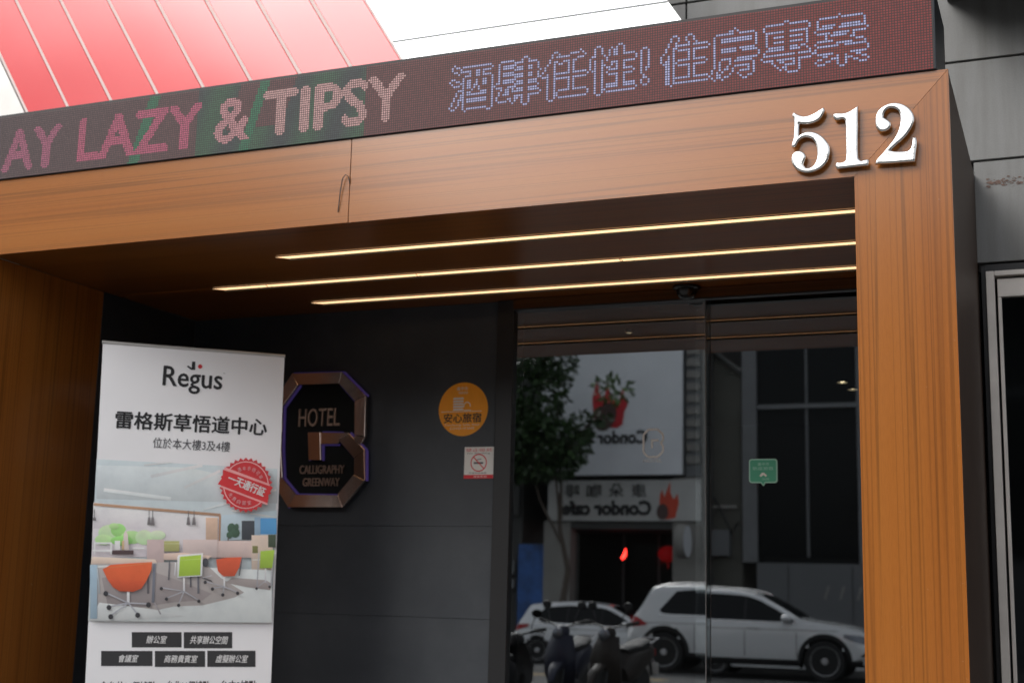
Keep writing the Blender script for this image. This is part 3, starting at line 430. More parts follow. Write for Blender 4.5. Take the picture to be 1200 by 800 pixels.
# ------------------------------------------------------------------ dimensions (metres)
H = 2.96; T = 3.336; PW = 0.345; XL = -4.467; G = 1.685; SH = -0.46; FD = 1.333; LT = 3.67

# ------------------------------------------------------------------ ground, road, pavements
def ground_z(y):
    return 0.0 if y > -17.5 else max(-0.35, -0.35 * (-17.5 - y) / 5.0)
ys = [60, -6.0, -17.5, -22.5, -24.9, -400]
g = MB()
for a, b in ((12, -6.0), (-6.0, -17.5), (-17.5, -22.5), (-22.5, -400)):
    for xa in range(-200, 200, 50):
        g.raw([(xa, b, ground_z(b)), (xa + 50, b, ground_z(b)), (xa + 50, a, ground_z(a)), (xa, a, ground_z(a))], [(0, 1, 2, 3)])
tag(g.build('road', 'asphalt'), kind='structure')
g = MB().box(-60, 60, -5.6, 0.0, 0.004, 0.12)
pv = g.build('pavement', 'paver'); tag(pv, kind='structure')
g = MB().box(-60, 60, -5.78, -5.602, 0.004, 0.125); tag(g.build('kerb', 'kerb', bevel=0.015), kind='structure')
g = MB().box(-60, 60, -28.06, -25.86, -0.345, -0.20); tag(g.build('pavement', 'paver'), kind='structure')
g = MB().box(-60, 60, -25.858, -25.68, -0.345, -0.195); tag(g.build('kerb', 'kerb', bevel=0.015), kind='structure')
g = MB()
for yy in (-14.2, -14.5): g.raw([(-40, yy - 0.06, 0.004), (-6.15, yy - 0.06, 0.004), (-6.15, yy + 0.06, 0.004), (-40, yy + 0.06, 0.004)], [(0, 1, 2, 3)])
tag(g.build('yellow_line', 'road_yellow'), kind='structure')
g = MB()
for k in range(-8, 6):
    g.raw([(k * 7 + 1.0, -16.32, 0.004), (k * 7 + 5, -16.32, 0.004), (k * 7 + 5, -16.20, 0.004), (k * 7 + 1, -16.20, 0.004)], [(0, 1, 2, 3)])
tag(g.build('lane_line', 'road_white'), kind='structure')

# ------------------------------------------------------------------ the hotel building (stone facade, lobby, red and white fascia)
bld = thing('hotel_building', 'grey stone-clad building front behind and above the wooden entrance', 'building', (0, FD, 0))
bld_y = FD
def P(o, parent): o.parent = parent; o.location = (o.location[0] - parent.location[0], o.location[1] - parent.location[1], o.location[2] - parent.location[2]); return o
# stone slabs to the right of and above the portal, joints recessed
zs = [2.915, 3.395, 3.882, 4.37, 4.86, 5.35, 5.84, 6.33]
first = None
core = MB().box(-9, 4.0, 0.045, 0.25, 3.37, 6.8).box(0.012, 0.04, 0.045, 0.6, 0.12, 2.9).box(0.04, 4.0, 0.045, 0.25, 2.9, 3.38)
core.build('wall', 'black_board', bld)
for zi in range(len(zs) - 1):
    xs = ([-0.006] if zi == 0 else [-8.85, -7.35, -5.85, -4.35, -2.85, -1.35]) + [1.65, 3.15, 3.9]
    for xi in range(len(xs) - 1):
        o = MB().box(xs[xi] + 0.004, xs[xi + 1] - 0.004, 0.0, 0.04, zs[zi] + 0.005, zs[zi + 1] - 0.005).build('stone_panel', 'grey_stone', bld, bevel=0.002, segs=1)
# eave slab over the right-hand bay and the soffit of the floor above
MB().box(-0.09, 4.0, -0.55, 0.0, 4.18, 4.3).build('eave', 'dark_concrete', bld, bevel=0.004)
MB().box(-9, 4.0, 0.252, 6.6, 3.8, 7.2).build('upper_storeys', 'concrete', bld)
# lobby behind the glass
MB().box(-9, 4, 6.4, 6.6, 0, 3.8).box(-9, -8.9, 0.6, 6.4, 0, 3.8).box(3.9, 4, 0.6, 6.4, 0, 3.8).build('lobby_wall', 'lobby_dark', bld)
MB().box(-9, 4, 0.62, 6.4, 3.02, 3.1).build('lobby_ceiling', 'lobby_dark', bld)
MB().box(-8.9, 3.9, -1.3, 6.4, 0.12, 0.135).build('lobby_floor', 'lobby_floor', bld)
for i, (x, y, s_) in enumerate([(-2.13, 2.88, 0.020), (-1.20, 5.15, 0.038), (-1.18, 5.52, 0.036)]):
    dl = thing('downlight', ['small lit downlight in the lobby ceiling just behind the left glass pane', 'lit downlight deeper in the lobby ceiling, above the green sticker', 'lit downlight in the lobby nearest the right-hand wooden pillar'][i], 'downlight', (x, y, 3.015), 0, 'downlights in the lobby ceiling')
    MB().lathe([(s_ * 1.35, 0), (s_ * 1.35, -0.02), (s_, -0.022), (s_, -0.004)], n=20).build('trim_ring', 'black_frame', dl)
    MB().lathe([(s_ * 0.98, -0.012), (s_ * 0.98, -0.008)], n=20).build('lens', 'downlight_glow', dl)

# signboard above: white and red slanted panels on a box (in the plane y = FY)
FY = 0.40; KX = -0.64   # the slanted joints drift this much in x per metre of height
fb = thing('fascia_sign', 'big fascia above the LED screen with slanted red panels and a blown-out white panel', 'fascia', (0, FY, 3.4))
ZR = 3.885; ZB = 3.3; ZT = 6.2
def sx(x, z): return x + KX * (z - ZR)
def para(xa, xb, z0, z1): return [(sx(xa, z0), z0), (sx(xb, z0), z0), (sx(xb, z1), z1), (sx(xa, z1), z1)]
def L2(pts, oz=3.4): return [(x, z - oz) for x, z in pts]
MB().slab(L2(para(-9, -1.135, ZB, ZT)), 0.02, FD - FY - 0.002).build('sign_box', 'pale_metal', fb)
seams = [-4.72, -4.45, -4.17, -3.88, -3.60, -3.32, -3.04, -2.76, -2.485]
for a, b in zip(seams[:-1], seams[1:]):
    MB().slab(L2(para(a + 0.011, b - 0.011, ZB, ZT)), 0.0, 0.018).build('red_panel', 'red_gloss', fb, bevel=0.002, segs=1)
MB().slab(L2(para(-4.73, -2.49, ZB, ZT)), 0.008, 0.0195).build('joint_strip', 'joint_metal', fb)
MB().slab(L2(para(-9, -4.735, ZB, ZT)), 0.0, 0.018).build('grey_panel', 'pale_metal', fb)
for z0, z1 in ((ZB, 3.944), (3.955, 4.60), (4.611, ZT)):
    MB().slab(L2(para(-2.48, -1.137, z0, z1)), 0.0, 0.018).build('white_panel', 'white_gloss_glow', fb)

MB().slab(L2(para(-2.48, -1.137, 3.9455, 3.9535)), 0.004, 0.0195).build('joint_strip', 'frame_grey', fb)

# ------------------------------------------------------------------ wooden portal
po = thing('entrance_portal', 'teak-coloured wooden entrance frame with wide header beam and right-hand pillar', 'entrance frame', (0, 0, 0.12))
def pb(mb, name, mat, bevel=0.0015, **k):
    o = mb.build(name, mat, po, bevel=bevel, segs=1, **k); o.location.z -= 0.12; return o
SX = -2.483
pb(MB().slab([(SX + 0.0015, H), (-PW, H), (0, T), (SX + 0.0015, T)], 0, 0.02), 'beam_panel', 'wood_across', 0.0005)
pb(MB().slab([(-5.3, H), (SX - 0.0015, H), (SX - 0.0015, T), (-5.3, T)], 0, 0.02), 'beam_panel', 'wood_across')
pb(MB().slab([(-PW, 0.12), (0, 0.12), (0, T - 0.0007), (-PW, H - 0.0007)], 0.0004, 0.02), 'pillar_panel', 'wood_upright', 0.0005)
pb(MB().box(-5.3, XL, 0.001, 0.02, 0.12, H - 0.002), 'pillar_panel', 'wood_upright')
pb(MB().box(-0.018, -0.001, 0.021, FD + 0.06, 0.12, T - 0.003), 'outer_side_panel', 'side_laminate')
pb(MB().box(-PW, -PW + 0.018, 0.021, G - 0.06, 0.12, H - 0.001), 'inner_side_panel', 'wood_inner')
pb(MB().box(XL - 0.02, XL, 0.021, 0.848, 0.12, H), 'inner_side_panel', 'wood_inner')
pb(MB().box(XL - 0.02, XL - 0.003, 0.852, G, 0.12, H), 'dark_side_panel', 'dark_stone')
pb(MB().box(XL, -PW, 0.021, G + 0.25, H + 0.002, H + 0.02), 'soffit_panel', 'wood_soffit_shaded')
pb(MB().box(-5.3, -0.002, 0.03, FD - 0.002, T - 0.03, T - 0.004), 'top_board', 'dark_metal')
pb(MB().box(-5.3, -0.02, 0.03, 0.05, H + 0.03, T - 0.03), 'frame_core', 'black_board')
# light strips let into the soffit
def strip(label, x0, x1, y, cuts=()):
    t = thing('light_strip', label, 'light strip', (x0, y, H), 0, 'warm light strips in the entrance soffit')
    xs = [x0] + list(cuts) + [x1]
    w = 0.020
    for i, (a, b) in enumerate(zip(xs[:-1], xs[1:])):
        a += 0.004 if i else 0; b -= 0.004 if i < len(xs) - 2 else 0
        aa = 0.05 if i == 0 else 0.0
        vs = [(a - x0, -w, 0), (b - x0, -w, 0), (b - x0, w, 0), (a - x0 + aa, w, 0)]
        MB().raw([(x, yy, -0.004) for x, yy, _ in vs] + [(x, yy, 0.0) for x, yy, _ in vs], [(0, 1, 2, 3), (7, 6, 5, 4), (0, 4, 5, 1), (1, 5, 6, 2), (2, 6, 7, 3), (3, 7, 4, 0)]).build('diffuser', 'strip_light', t)
    MB().box(0.0, x1 - x0, -w - 0.006, -w - 0.001, -0.004, 0.0).build('rail', 'dark_metal', t)
    MB().box(0.05, x1 - x0, w + 0.001, w + 0.006, -0.0125, 0.0).build('rail', 'dark_metal', t)  # rear lip added lower to dim the strip's reflection in the glass
    for c in cuts:
        MB().tube([(c - x0, -w - 0.01, -0.006), (c - x0 + 0.006, 0, -0.02), (c - x0 - 0.002, w, -0.006)], 0.0016, 5).build('wire_end', 'thread', t)
strip('front warm light strip in the soffit, nearest the wooden beam', -3.12, -PW - 0.004, 0.454)
strip('middle and longest warm light strip in the soffit, with two joints', -3.83, -PW - 0.004, 0.96, (-3.49, -2.62, -1.56))
strip('rear and shortest warm light strip, nearest the glass', -3.50, -PW - 0.004, 1.421)
# unlit end of the middle channel
pb(MB().box(XL + 0.01, -3.84, 0.945, 0.975, H - 0.001, H + 0.001), 'channel_cover', 'wood_inner', bevel=0)
# black sensor dome on the soffit by the glass
sd = thing('door_sensor', 'black dome sensor fixed under the soffit at the top of the glass doors', 'sensor', (-1.42, 1.60, H))
MB().lathe([(0.07, 0), (0.07, -0.012), (0.055, -0.02)], n=20).build('base_plate', 'sensor_black', sd, smooth=True)
MB().lathe([(0.052, -0.02), (0.05, -0.04), (0.036, -0.058), (0.012, -0.066)], n=20).build('dome', 'sensor_black', sd, smooth=True)

# wire hanging out of the beam joint
cw = MB().tube([(SX + 0.001, -0.003, 3.135), (SX - 0.004, -0.010, 3.165), (SX - 0.016, -0.014, 3.172), (SX - 0.030, -0.013, 3.155), (SX - 0.040, -0.010, 3.105), (SX - 0.046, -0.006, 3.045), (SX - 0.050, -0.004, 3.01)], 0.0022, 6)
tag(cw.build('wire', 'thread', smooth=True), 'thin dark wire looping out of the joint in the wooden beam', 'wire')

# ------------------------------------------------------------------ house number 512
def catmull(pts, n=4, sharp=55):
    out = []; k = len(pts)
    for i in range(k):
        p0, p1, p2, p3 = [Vector(pts[(i + j) % k]) for j in (-1, 0, 1, 2)]
        a1 = (p1 - p0).angle(p2 - p1, 0); a2 = (p2 - p1).angle(p3 - p2, 0)
        m1 = (p2 - p0) * 0.5 if math.degrees(a1) < sharp else (p2 - p1)
        m2 = (p3 - p1) * 0.5 if math.degrees(a2) < sharp else (p2 - p1)
        L_ = (p2 - p1).length
        if m1.length: m1 = m1 * (L_ / m1.length)
        if m2.length: m2 = m2 * (L_ / m2.length)
        for j in range(n):
            t = j / n; h = (2 * t**3 - 3 * t**2 + 1, t**3 - 2 * t**2 + t, -2 * t**3 + 3 * t**2, t**3 - t**2)
            out.append(tuple(p1 * h[0] + m1 * h[1] + p2 * h[2] + m2 * h[3]))
    return out
def digit(key, name, label):
    pts = catmull(D[key], 3)
    cx = sum(q[0] for q in pts) / len(pts); cz = min(q[1] for q in pts)
    cu = bpy.data.curves.new(name, 'CURVE'); cu.dimensions = '2D'; cu.fill_mode = 'BOTH'
    sp = cu.splines.new('POLY'); sp.points.add(len(pts) - 1)
    for q, p_ in zip(pts, sp.points): p_.co = (q[0] - cx, q[1] - cz, 0, 1)
    sp.use_cyclic_u = True
    cu.extrude = 0.004; cu.bevel_depth = 0.0075; cu.bevel_resolution = 6; cu.offset = -0.0058
    o = bpy.data.objects.new('c', cu); COL.objects.link(o)
    ev = o.evaluated_get(bpy.context.evaluated_depsgraph_get()); me = bpy.data.meshes.new_from_object(ev)
    bpy.data.objects.remove(o)
    me.transform(Matrix.Rotation(R(90), 4, 'X')); me.name = name; me.materials.clear()
    o = link(name, me, 'chrome'); me.polygons.foreach_set('use_smooth', [True] * len(me.polygons))
    try: me.set_sharp_from_angle(angle=R(60))
    except Exception: pass
    o.location = (cx, -0.020, cz)
    tag(o, label, 'house number', 'chrome house number digits')
digit('five', 'digit_five', 'chrome house-number digit 5, leftmost of the three on the wooden beam')
digit('one', 'digit_one', 'chrome house-number digit 1, between the 5 and the 2 on the wooden beam')
digit('two', 'digit_two', 'chrome house-number digit 2, nearest the corner of the wooden frame')

# ------------------------------------------------------------------ LED screen on top of the beam
led = thing('led_screen', 'long LED message screen on the wooden beam reading LAZY & TIPSY and Chinese characters', 'led screen', (0, -0.012, T))
MB().box(-5.4, -0.04, 0.003, 0.42, 0.001, LT - T).build('cabinet', 'dark_metal', led, bevel=0.003, segs=1)
MB().box(-5.39, -0.046, 0.0, 0.0028, 0.004, LT - T - 0.003).build('mask_board', 'black_board', led)
chunks = []
def area(body, b, bold):
    pts, fs = fit_text(body, b[0], b[1], b[2], b[3], bold=bold)
    return BVHTree.FromPolygons([(x, 0, z) for x, z in pts], fs)
def near(bv, x, z, k=0.009): return any(inside(bv, x + dx * k, z + dz * k * 0.8) for dx, dz in ((0, 0), (1, 0), (-1, 0), (0, 1), (0, -1)))
def inside(bv, x, z): return bv.ray_cast(Vector((x, -1, z)), Vector((0, 1, 0)), 2)[0] is not None
LD = D['led']
jobs = []
b = LD['AY']; jobs.append(('lat', area('AY', (b[0] - 0.02, b[1], b[2], b[3]), 0.0), b[0] - 0.05, b[2] + 0.05, (0.30, 0.085, 0.14)))
b = LD['LAZY']; jobs.append(('lat', area('LAZY', (b[0], b[1], b[2], b[3] - 0.02), 0.0), b[0] - 0.05, b[2] + 0.05, (0.36, 0.075, 0.13)))
b = LD['amp']; jobs.append(('lat', area('&', b, 0.0), b[0] - 0.05, b[2] + 0.03, (0.40, 0.19, 0.20)))
b = LD['TIPSY']; jobs.append(('lat', area('TIPSY', (b[0], b[1], b[2], b[3] + 0.02), 0.0), b[0] - 0.05, b[2] + 0.05, (0.40, 0.23, 0.22)))
for key, body in (('c1', '酒肆任性!'), ('c2', '住房專案')):
    b = LD[key]; z0, z1 = 3.398, 3.602
    jobs.append(('cjk', area(body, (b[0] + 0.004, z0 + 0.004, b[2] - 0.004, z1 - 0.004), 0.0), b[0] - 0.05, b[2] + 0.05, (0.28, 0.28, 0.46)))
pitch_ = 0.0103; hs = 0.0036
mb = MB(); rows = int((LT - T - 0.008) / pitch_); cols = int(5.33 / pitch_)
PA = D['patch']
for ci in range(cols):
    x = -0.055 - ci * pitch_
    for ri in range(rows):
        z = T + 0.0065 + ri * pitch_
        f = min(1, max(0, (x + 4.6) / 4.2))           # duller and greyer to the left, redder to the right
        jit = 0.85 + 0.3 * random.random()
        c = (0.075 + 0.075 * f ** 1.5, 0.048 - 0.028 * f, 0.050 - 0.032 * f)
        sl = x - (z - 3.5) * 0.32
        if -3.62 < sl < -3.56 or -3.03 + 0.02 < sl - 0.0 < -2.96: c = (0.02, 0.12, 0.06)
        elif -3.29 < x < -2.42 and (math.sin(sl * 9) > -0.25 or z < 3.44): c = (0.032, 0.062 + 0.02 * math.sin(sl * 23), 0.044)
        for kind, bv, xa, xb, col in jobs:
            if xa <= x <= xb:
                if kind == 'lat':
                    if near(bv, x, z): c = col
                elif any(inside(bv, x + dx * 0.0105, z + dz * 0.0105) for dx, dz in ((1, 0), (-1, 0), (0, 1), (0, -1))) and not inside(bv, x, z): c = col
        c = tuple(k * jit for k in c)
        zz = z - T
        mb.raw([(x - hs, -0.0015, zz - hs), (x + hs, -0.0015, zz - hs), (x + hs, -0.0015, zz + hs), (x - hs, -0.0015, zz + hs)], [(0, 1, 2, 3)], c)
o = mb.build('diodes', 'diodes', led); o['kind'] = 'stuff'

# ------------------------------------------------------------------ recess: dark wall and glass doors
dw = thing('dark_stone_wall', 'charcoal stone slab wall inside the entrance, left of the glass doors', 'wall', (XL, G, 0.12))
WX1 = -2.487
zr = [0.12, 0.77, 1.27, 1.75, H + 0.002]
MB().box(0, WX1 - XL, 0.022, 0.2, 0, H - 0.12).build('wall_core', 'black_board', dw)
for zi in range(len(zr) - 1):
    off = 0.0
    xs = [XL + 0.001, WX1]
    for xa, xb in zip(xs[:-1], xs[1:]):
        MB().box(xa + 0.0007 - XL, xb - 0.0007 - XL, 0.0, 0.02, zr[zi] + 0.0007 - 0.12, zr[zi + 1] - 0.0007 - 0.12).build('stone_slab', 'dark_stone', dw, bevel=0.0006, segs=1)
gd = thing('glass_doors', 'dark reflective sliding glass entrance doors in a black frame', 'glass door', (-2.487, G, 0.12))
def gx(mb, n, mt, **k):
    o = mb.build(n, mt, gd, **k); o.location = (2.487, 0, -0.12); return o
def gp(x0, x1, y0, y1, z0, z1): return MB().box(x0, x1, y0 - 0, y1 - 0, z0, z1)
gx(gp(-2.485, -2.388, -0.03, 0.12, 0.12, H), 'frame', 'black_frame', bevel=0.003)
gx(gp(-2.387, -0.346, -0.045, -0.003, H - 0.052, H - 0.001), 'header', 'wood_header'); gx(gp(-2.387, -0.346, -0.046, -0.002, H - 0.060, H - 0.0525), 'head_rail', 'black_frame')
gx(gp(-2.387, -0.03, -0.01, 0.12, 0.121, 0.15), 'sill', 'black_frame')
# each pane is one sheet of glass 10 mm thick standing on the sill; the leaves overlap
def pane(x0, x1, y, tilt, lab):
    mbp = MB().raw([(x0, 0, 0.15), (x1, 0, 0.15), (x1, 0, H - 0.001), (x0, 0, H - 0.001)], [(0, 1, 2, 3)])
    o = mbp.build('glass_pane', 'door_glass', gd); o['label'] = lab
    o.location = (2.487, y, -0.12); o.rotation_euler = (R(tilt), 0, 0)
    e = MB().box(x1 - 0.001, x1 + 0.001, -0.004, 0.006, 0.15, H - 0.002).build('glass_edge', 'tile_grey', gd); e.location = (2.487, y, -0.12)
pane(-2.387, -1.343, 0.0, 0.0, 'left glass leaf')
pane(-1.408, -0.02, 0.045, PANE_TILT, 'right glass leaf')
# frosted emblem on the glass
gdx = D['gdecal']
def decal_part(mb, n, mt='decal'): return mb
dc = thing('glass_decal', 'faint pale octagonal logo sticker on the left glass leaf', 'sticker', (-1.622, G - 0.0015, 2.10), 0)
m1 = MB()
ringo = [(-0.045, 0.03), (-0.02, 0.005), (0.03, 0.005), (0.058, 0.032), (0.058, 0.062), (0.045, 0.076), (0.058, 0.09), (0.058, 0.118), (0.03, 0.145), (-0.02, 0.145), (-0.045, 0.12)]
for i in range(len(ringo)):
    a, b_ = Vector(ringo[i]), Vector(ringo[(i + 1) % len(ringo)])
    d_ = (b_ - a).normalized(); n_ = Vector((-d_.y, d_.x)) * 0.005
    m1.sheet([tuple(a + n_), tuple(b_ + n_), tuple(b_ - n_), tuple(a - n_)], 0)
m1.sheet([(-0.005, 0.05), (0.005, 0.05), (0.005, 0.095), (-0.005, 0.095)], -0.0003).sheet([(0.005, 0.085), (0.035, 0.085), (0.035, 0.095), (0.005, 0.095)], -0.0003)
m1.build('emblem', 'decal', dc)
lettering('HOTEL', (-0.045, -0.022, 0.055, -0.006), 0, 'decal', dc)

# green sticker on the right pane
gs = D['green']
st = thing('green_sticker', 'green speech-bubble sticker with white print on the right glass leaf', 'sticker', ((gs['bl'][0] + gs['tr'][0]) / 2, G + 0.040, gs['bl'][1]))
w, h = (gs['tr'][0] - gs['bl'][0]) / 2, gs['tr'][1] - gs['bl'][1]
def rrect(x0, z0, x1, z1, r_, n=4):
    out = []
    for cx, cz, a0 in ((x1 - r_, z1 - r_, 0), (x0 + r_, z1 - r_, 90), (x0 + r_, z0 + r_, 180), (x1 - r_, z0 + r_, 270)):
        for i in range(n + 1): a = R(a0 + 90 * i / n); out.append((cx + r_ * math.cos(a), cz + r_ * math.sin(a)))
    return out
MB().slab(rrect(-w, 0, w, h, 0.014), 0, 0.001).slab([(-0.014, 0.002), (0.014, 0.002), (0, -0.016)], 0.0, 0.001).build('backing', 'pale_green_print', st)
MB().slab(rrect(-w + 0.006, 0.006, w - 0.006, h - 0.006, 0.01), -0.0008, -0.0001).slab([(-0.009, 0.006), (0.009, 0.006), (0, -0.008)], -0.0006, -0.0002).build('face', 'green_print', st)
lettering('臺中市', (-0.026, h - 0.034, 0.03, h - 0.018), -0.0012, 'pale_green_print', st)
lettering('防疫旅宿', (-0.05, h - 0.056, 0.05, h - 0.039), -0.0012, 'pale_green_print', st)
MB().slab([(-0.018, 0.036), (-0.006, 0.05), (0.006, 0.05), (0.02, 0.036), (0.012, 0.03), (0.002, 0.04), (-0.01, 0.03)], -0.0014, -0.0010).build('hands', 'white_print', st)
lettering('SAFE', (-0.004, 0.014, 0.03, 0.024), -0.0012, 'pale_green_print', st)

# orange round sticker on the dark wall
og = D['orange']; oc = og['c']; rad = 0.146
ot = thing('orange_sticker', 'round orange sticker with black Chinese characters on the dark wall', 'sticker', (oc[0], G, oc[1] - rad))
def circ(cx, cz, r_, n=40, ex=1.0): return [(cx + ex * r_ * math.cos(2 * math.pi * i / n), cz + r_ * math.sin(2 * math.pi * i / n)) for i in range(n)]
MB().slab(circ(0, rad, rad, 48), -0.0025, -0.0005).build('disc', 'orange_print', ot)
def oo(t): return (t[0] - oc[0], t[1] - oc[1] + rad, t[2] - oc[0], t[3] - oc[1] + rad)
lettering('安心旅宿', oo(og['txt']), -0.0032, 'black_ink', ot, bold=0.03)
lettering('臺中市', oo(og['toptxt']), -0.0032, 'white_print', ot)
lettering('政府觀光旅遊局', (-0.03, rad + 0.083, 0.025, rad + 0.097), -0.0032, 'white_print', ot)
ic = oo(og['icon']); m1 = MB()
bw = (ic[2] - ic[0])
for k in range(5): m1.sheet([(ic[0], ic[1] + k * 0.015 + 0.002), (ic[2], ic[1] + k * 0.015 + 0.002), (ic[2] - 0.003, ic[1] + k * 0.015 + 0.012), (ic[0] + 0.003, ic[1] + k * 0.015 + 0.012)], -0.003)
m1.sheet([(ic[2] + 0.002, ic[1]), (ic[2] + 0.045, ic[1]), (ic[2] + 0.045, ic[1] + 0.004), (ic[2] + 0.002, ic[1] + 0.004)], -0.0031)
for k in range(9):
    a0, a1 = R(200 - k * 24), R(200 - (k + 1) * 24); cc = (ic[2] + 0.02, ic[1] + 0.026)
    m1.sheet([(cc[0] + 0.022 * math.cos(a0), cc[1] + 0.022 * math.sin(a0)), (cc[0] + 0.022 * math.cos(a1), cc[1] + 0.022 * math.sin(a1)), (cc[0] + 0.017 * math.cos(a1), cc[1] + 0.017 * math.sin(a1)), (cc[0] + 0.017 * math.cos(a0), cc[1] + 0.017 * math.sin(a0))], -0.0031)
m1.sheet([(-0.13, ic[1] - 0.006), (0.11, ic[1] - 0.006), (0.11, ic[1] - 0.003), (-0.13, ic[1] - 0.003)], -0.003)
m1.build('building_icon', 'white_print', ot)
lettering('Taichung Safe Stay', (-0.11, 0.054, 0.10, 0.066), -0.0032, 'white_print', ot)
lettering('COVID-19 SAFE', (-0.075, 0.036, 0.07, 0.048), -0.0032, 'white_print', ot)

# no-smoking sign
ns = D['smoke']; bx0, bz0 = ns['bl']; bx1, bz1 = ns['tr']
sm = thing('no_smoking_sign', 'small square white no-smoking sign with red ring under the orange sticker', 'sign', ((bx0 + bx1) / 2, G, bz0))
w = (bx1 - bx0) / 2; h = bz1 - bz0
MB().box(-w, w, -0.006, -0.0005, 0, h).build('plate', 'white_print', sm, bevel=0.001)
MB().box(-w, w, -0.0068, -0.0061, 0.0, 0.020).build('red_band', 'red_ink', sm)
lettering('禁止吸菸', (-w + 0.008, h - 0.026, w - 0.008, h - 0.008), -0.0066, 'red_ink', sm)
lettering('No Smoking', (-w + 0.018, h - 0.040, w - 0.022, h - 0.030), -0.0066, 'grey_ink', sm)
lettering('違者罰款', (-0.03, 0.005, 0.05, 0.015), -0.0072, 'white_print', sm)
lettering('菸害申訴專線', (-w + 0.03, 0.024, w - 0.04, 0.034), -0.0066, 'grey_ink', sm)
m1 = MB(); cc = (ns['c'][0] - (bx0 + bx1) / 2, ns['c'][1] - bz0)
for k in range(28):
    a0, a1 = 2 * math.pi * k / 28, 2 * math.pi * (k + 1) / 28
    m1.sheet([(cc[0] + r_ * math.cos(a), cc[1] + r_ * math.sin(a)) for r_, a in ((0.048, a0), (0.048, a1), (0.042, a1), (0.042, a0))], -0.0066)
m1.sheet([(cc[0] - 0.032, cc[1] + 0.028), (cc[0] - 0.028, cc[1] + 0.032), (cc[0] + 0.032, cc[1] - 0.028), (cc[0] + 0.028, cc[1] - 0.032)], -0.0069)
m1.build('ring', 'red_ink', sm)
MB().sheet([(cc[0] - 0.028, cc[1] - 0.006), (cc[0] + 0.026, cc[1] - 0.006), (cc[0] + 0.026, cc[1] + 0.004), (cc[0] - 0.028, cc[1] + 0.004)], -0.0067).sheet([(cc[0] - 0.02, cc[1] + 0.012), (cc[0] + 0.016, cc[1] + 0.018), (cc[0] + 0.014, cc[1] + 0.022), (cc[0] - 0.02, cc[1] + 0.016)], -0.0067).build('cigarette', 'grey_ink', sm)

# hotel emblem sign on the dark wall
bs = thing('hotel_sign', 'copper octagonal hotel emblem with purple edge light on the dark wall beside the banner', 'sign', (-3.62, G, 1.85))
def seg_pts(s_, sc=0.0): return [(x + 3.62, z - 1.85) for x, z in s_]
for s_ in D['bsegs']:
    sg = MB().slab(seg_pts(s_), -0.055, -0.03); ta, tb = random.uniform(-0.06, 0.06), random.uniform(-0.10, 0.03)
    mx_, mz_ = sum(v[0] for v in sg.v) / len(sg.v), sum(v[2] for v in sg.v) / len(sg.v)
    sg.v = [(v[0], v[1] + (ta * (v[0] - mx_) + tb * (v[2] - mz_) if v[1] < -0.04 else 0), v[2]) for v in sg.v]
    sg.build('frame_segment', 'copper', bs, bevel=0.002, segs=1)
m1 = MB()
for s_ in D['bsegs']:
    q = seg_pts(s_); n = len(q)
    for a, b_ in [(q[i], q[(i + 1) % n]) for i in range(n)]:
        a, b_ = Vector(a), Vector(b_); d_ = (b_ - a)
        if d_.length < 0.09 or random.random() < 0.25: continue
        mid = sum((Vector(t) for t in q), Vector((0, 0))) / n
        nn = Vector((-d_.y, d_.x)).normalized(); 
        if nn.dot(a - mid) < 0: nn = -nn
        jx = random.random()
        m1.slab([tuple(a - nn * 0.004), tuple(b_ - nn * 0.004), tuple(b_ + nn * 0.007), tuple(a + nn * 0.007)], -0.032 - jx * 0.001, -0.018)
m1.build('edge_light', 'purple_led', bs)
MB().slab(seg_pts([(-3.82, 1.96), (-3.70, 1.87), (-3.40, 1.87), (-3.31, 1.97), (-3.31, 2.47), (-3.41, 2.57), (-3.73, 2.57), (-3.82, 2.47)]), -0.016, -0.001).build('backplate', 'shop_black', bs, bevel=0.002)
for k, b_ in D['btexts'].items():
    lettering(k, (b_[0] + 3.62, b_[1] - 1.85, b_[2] + 3.62, b_[3] - 1.85), -0.03, 'copper_letters', bs, bold=0.01 if k != 'HOTEL' else 0.02, thick=0.010)

# ------------------------------------------------------------------ banner
bn = thing('advertising_banner', 'tall white advertising banner with office photo and Chinese heading, left in the entrance', 'banner', (-4.06, 0.38, 0.15), R(90 - 47.7))
TL, TR_ = (0.002, 2.426), (0.905, 2.430); BL, BR = (0.066, 0.02), (0.938, 0.02)
m1 = MB(); nu, nv = 24, 48
def bow(u, v): return 0.006 * math.sin(u * 7.0 + v * 2.0) * math.sin(v * 3.2) * 0.0
grid = []
for j in range(nv + 1):
    for i in range(nu + 1):
        u, v_ = i / nu, j / nv
        x = (TL[0] * (1 - u) + TR_[0] * u) * v_ + (BL[0] * (1 - u) + BR[0] * u) * (1 - v_)
        z = TL[1] * v_ + BL[1] * (1 - v_) + (TR_[1] - TL[1]) * u * v_
        grid.append((x, 0, z))
m1.raw(grid, [(j * (nu + 1) + i, j * (nu + 1) + i + 1, (j + 1) * (nu + 1) + i + 1, (j + 1) * (nu + 1) + i) for j in range(nv) for i in range(nu)])
m1.build('cloth', 'banner_cloth', bn)
MB().tube([(TL[0] - 0.004, 0.004, TL[1] + 0.004), (TR_[0] + 0.003, 0.004, TR_[1] + 0.004)], 0.009, 10).build('top_rail', 'pale_metal', bn, smooth=True)
MB().tube([(0.50, 0.05, 0.03), (0.47, 0.03, 2.42)], 0.011, 8).build('rear_pole', 'pale_metal', bn, smooth=True)
MB().box(0.04, 0.97, -0.05, 0.09, -0.028, 0.02).build('base', 'pale_metal', bn, bevel=0.006)
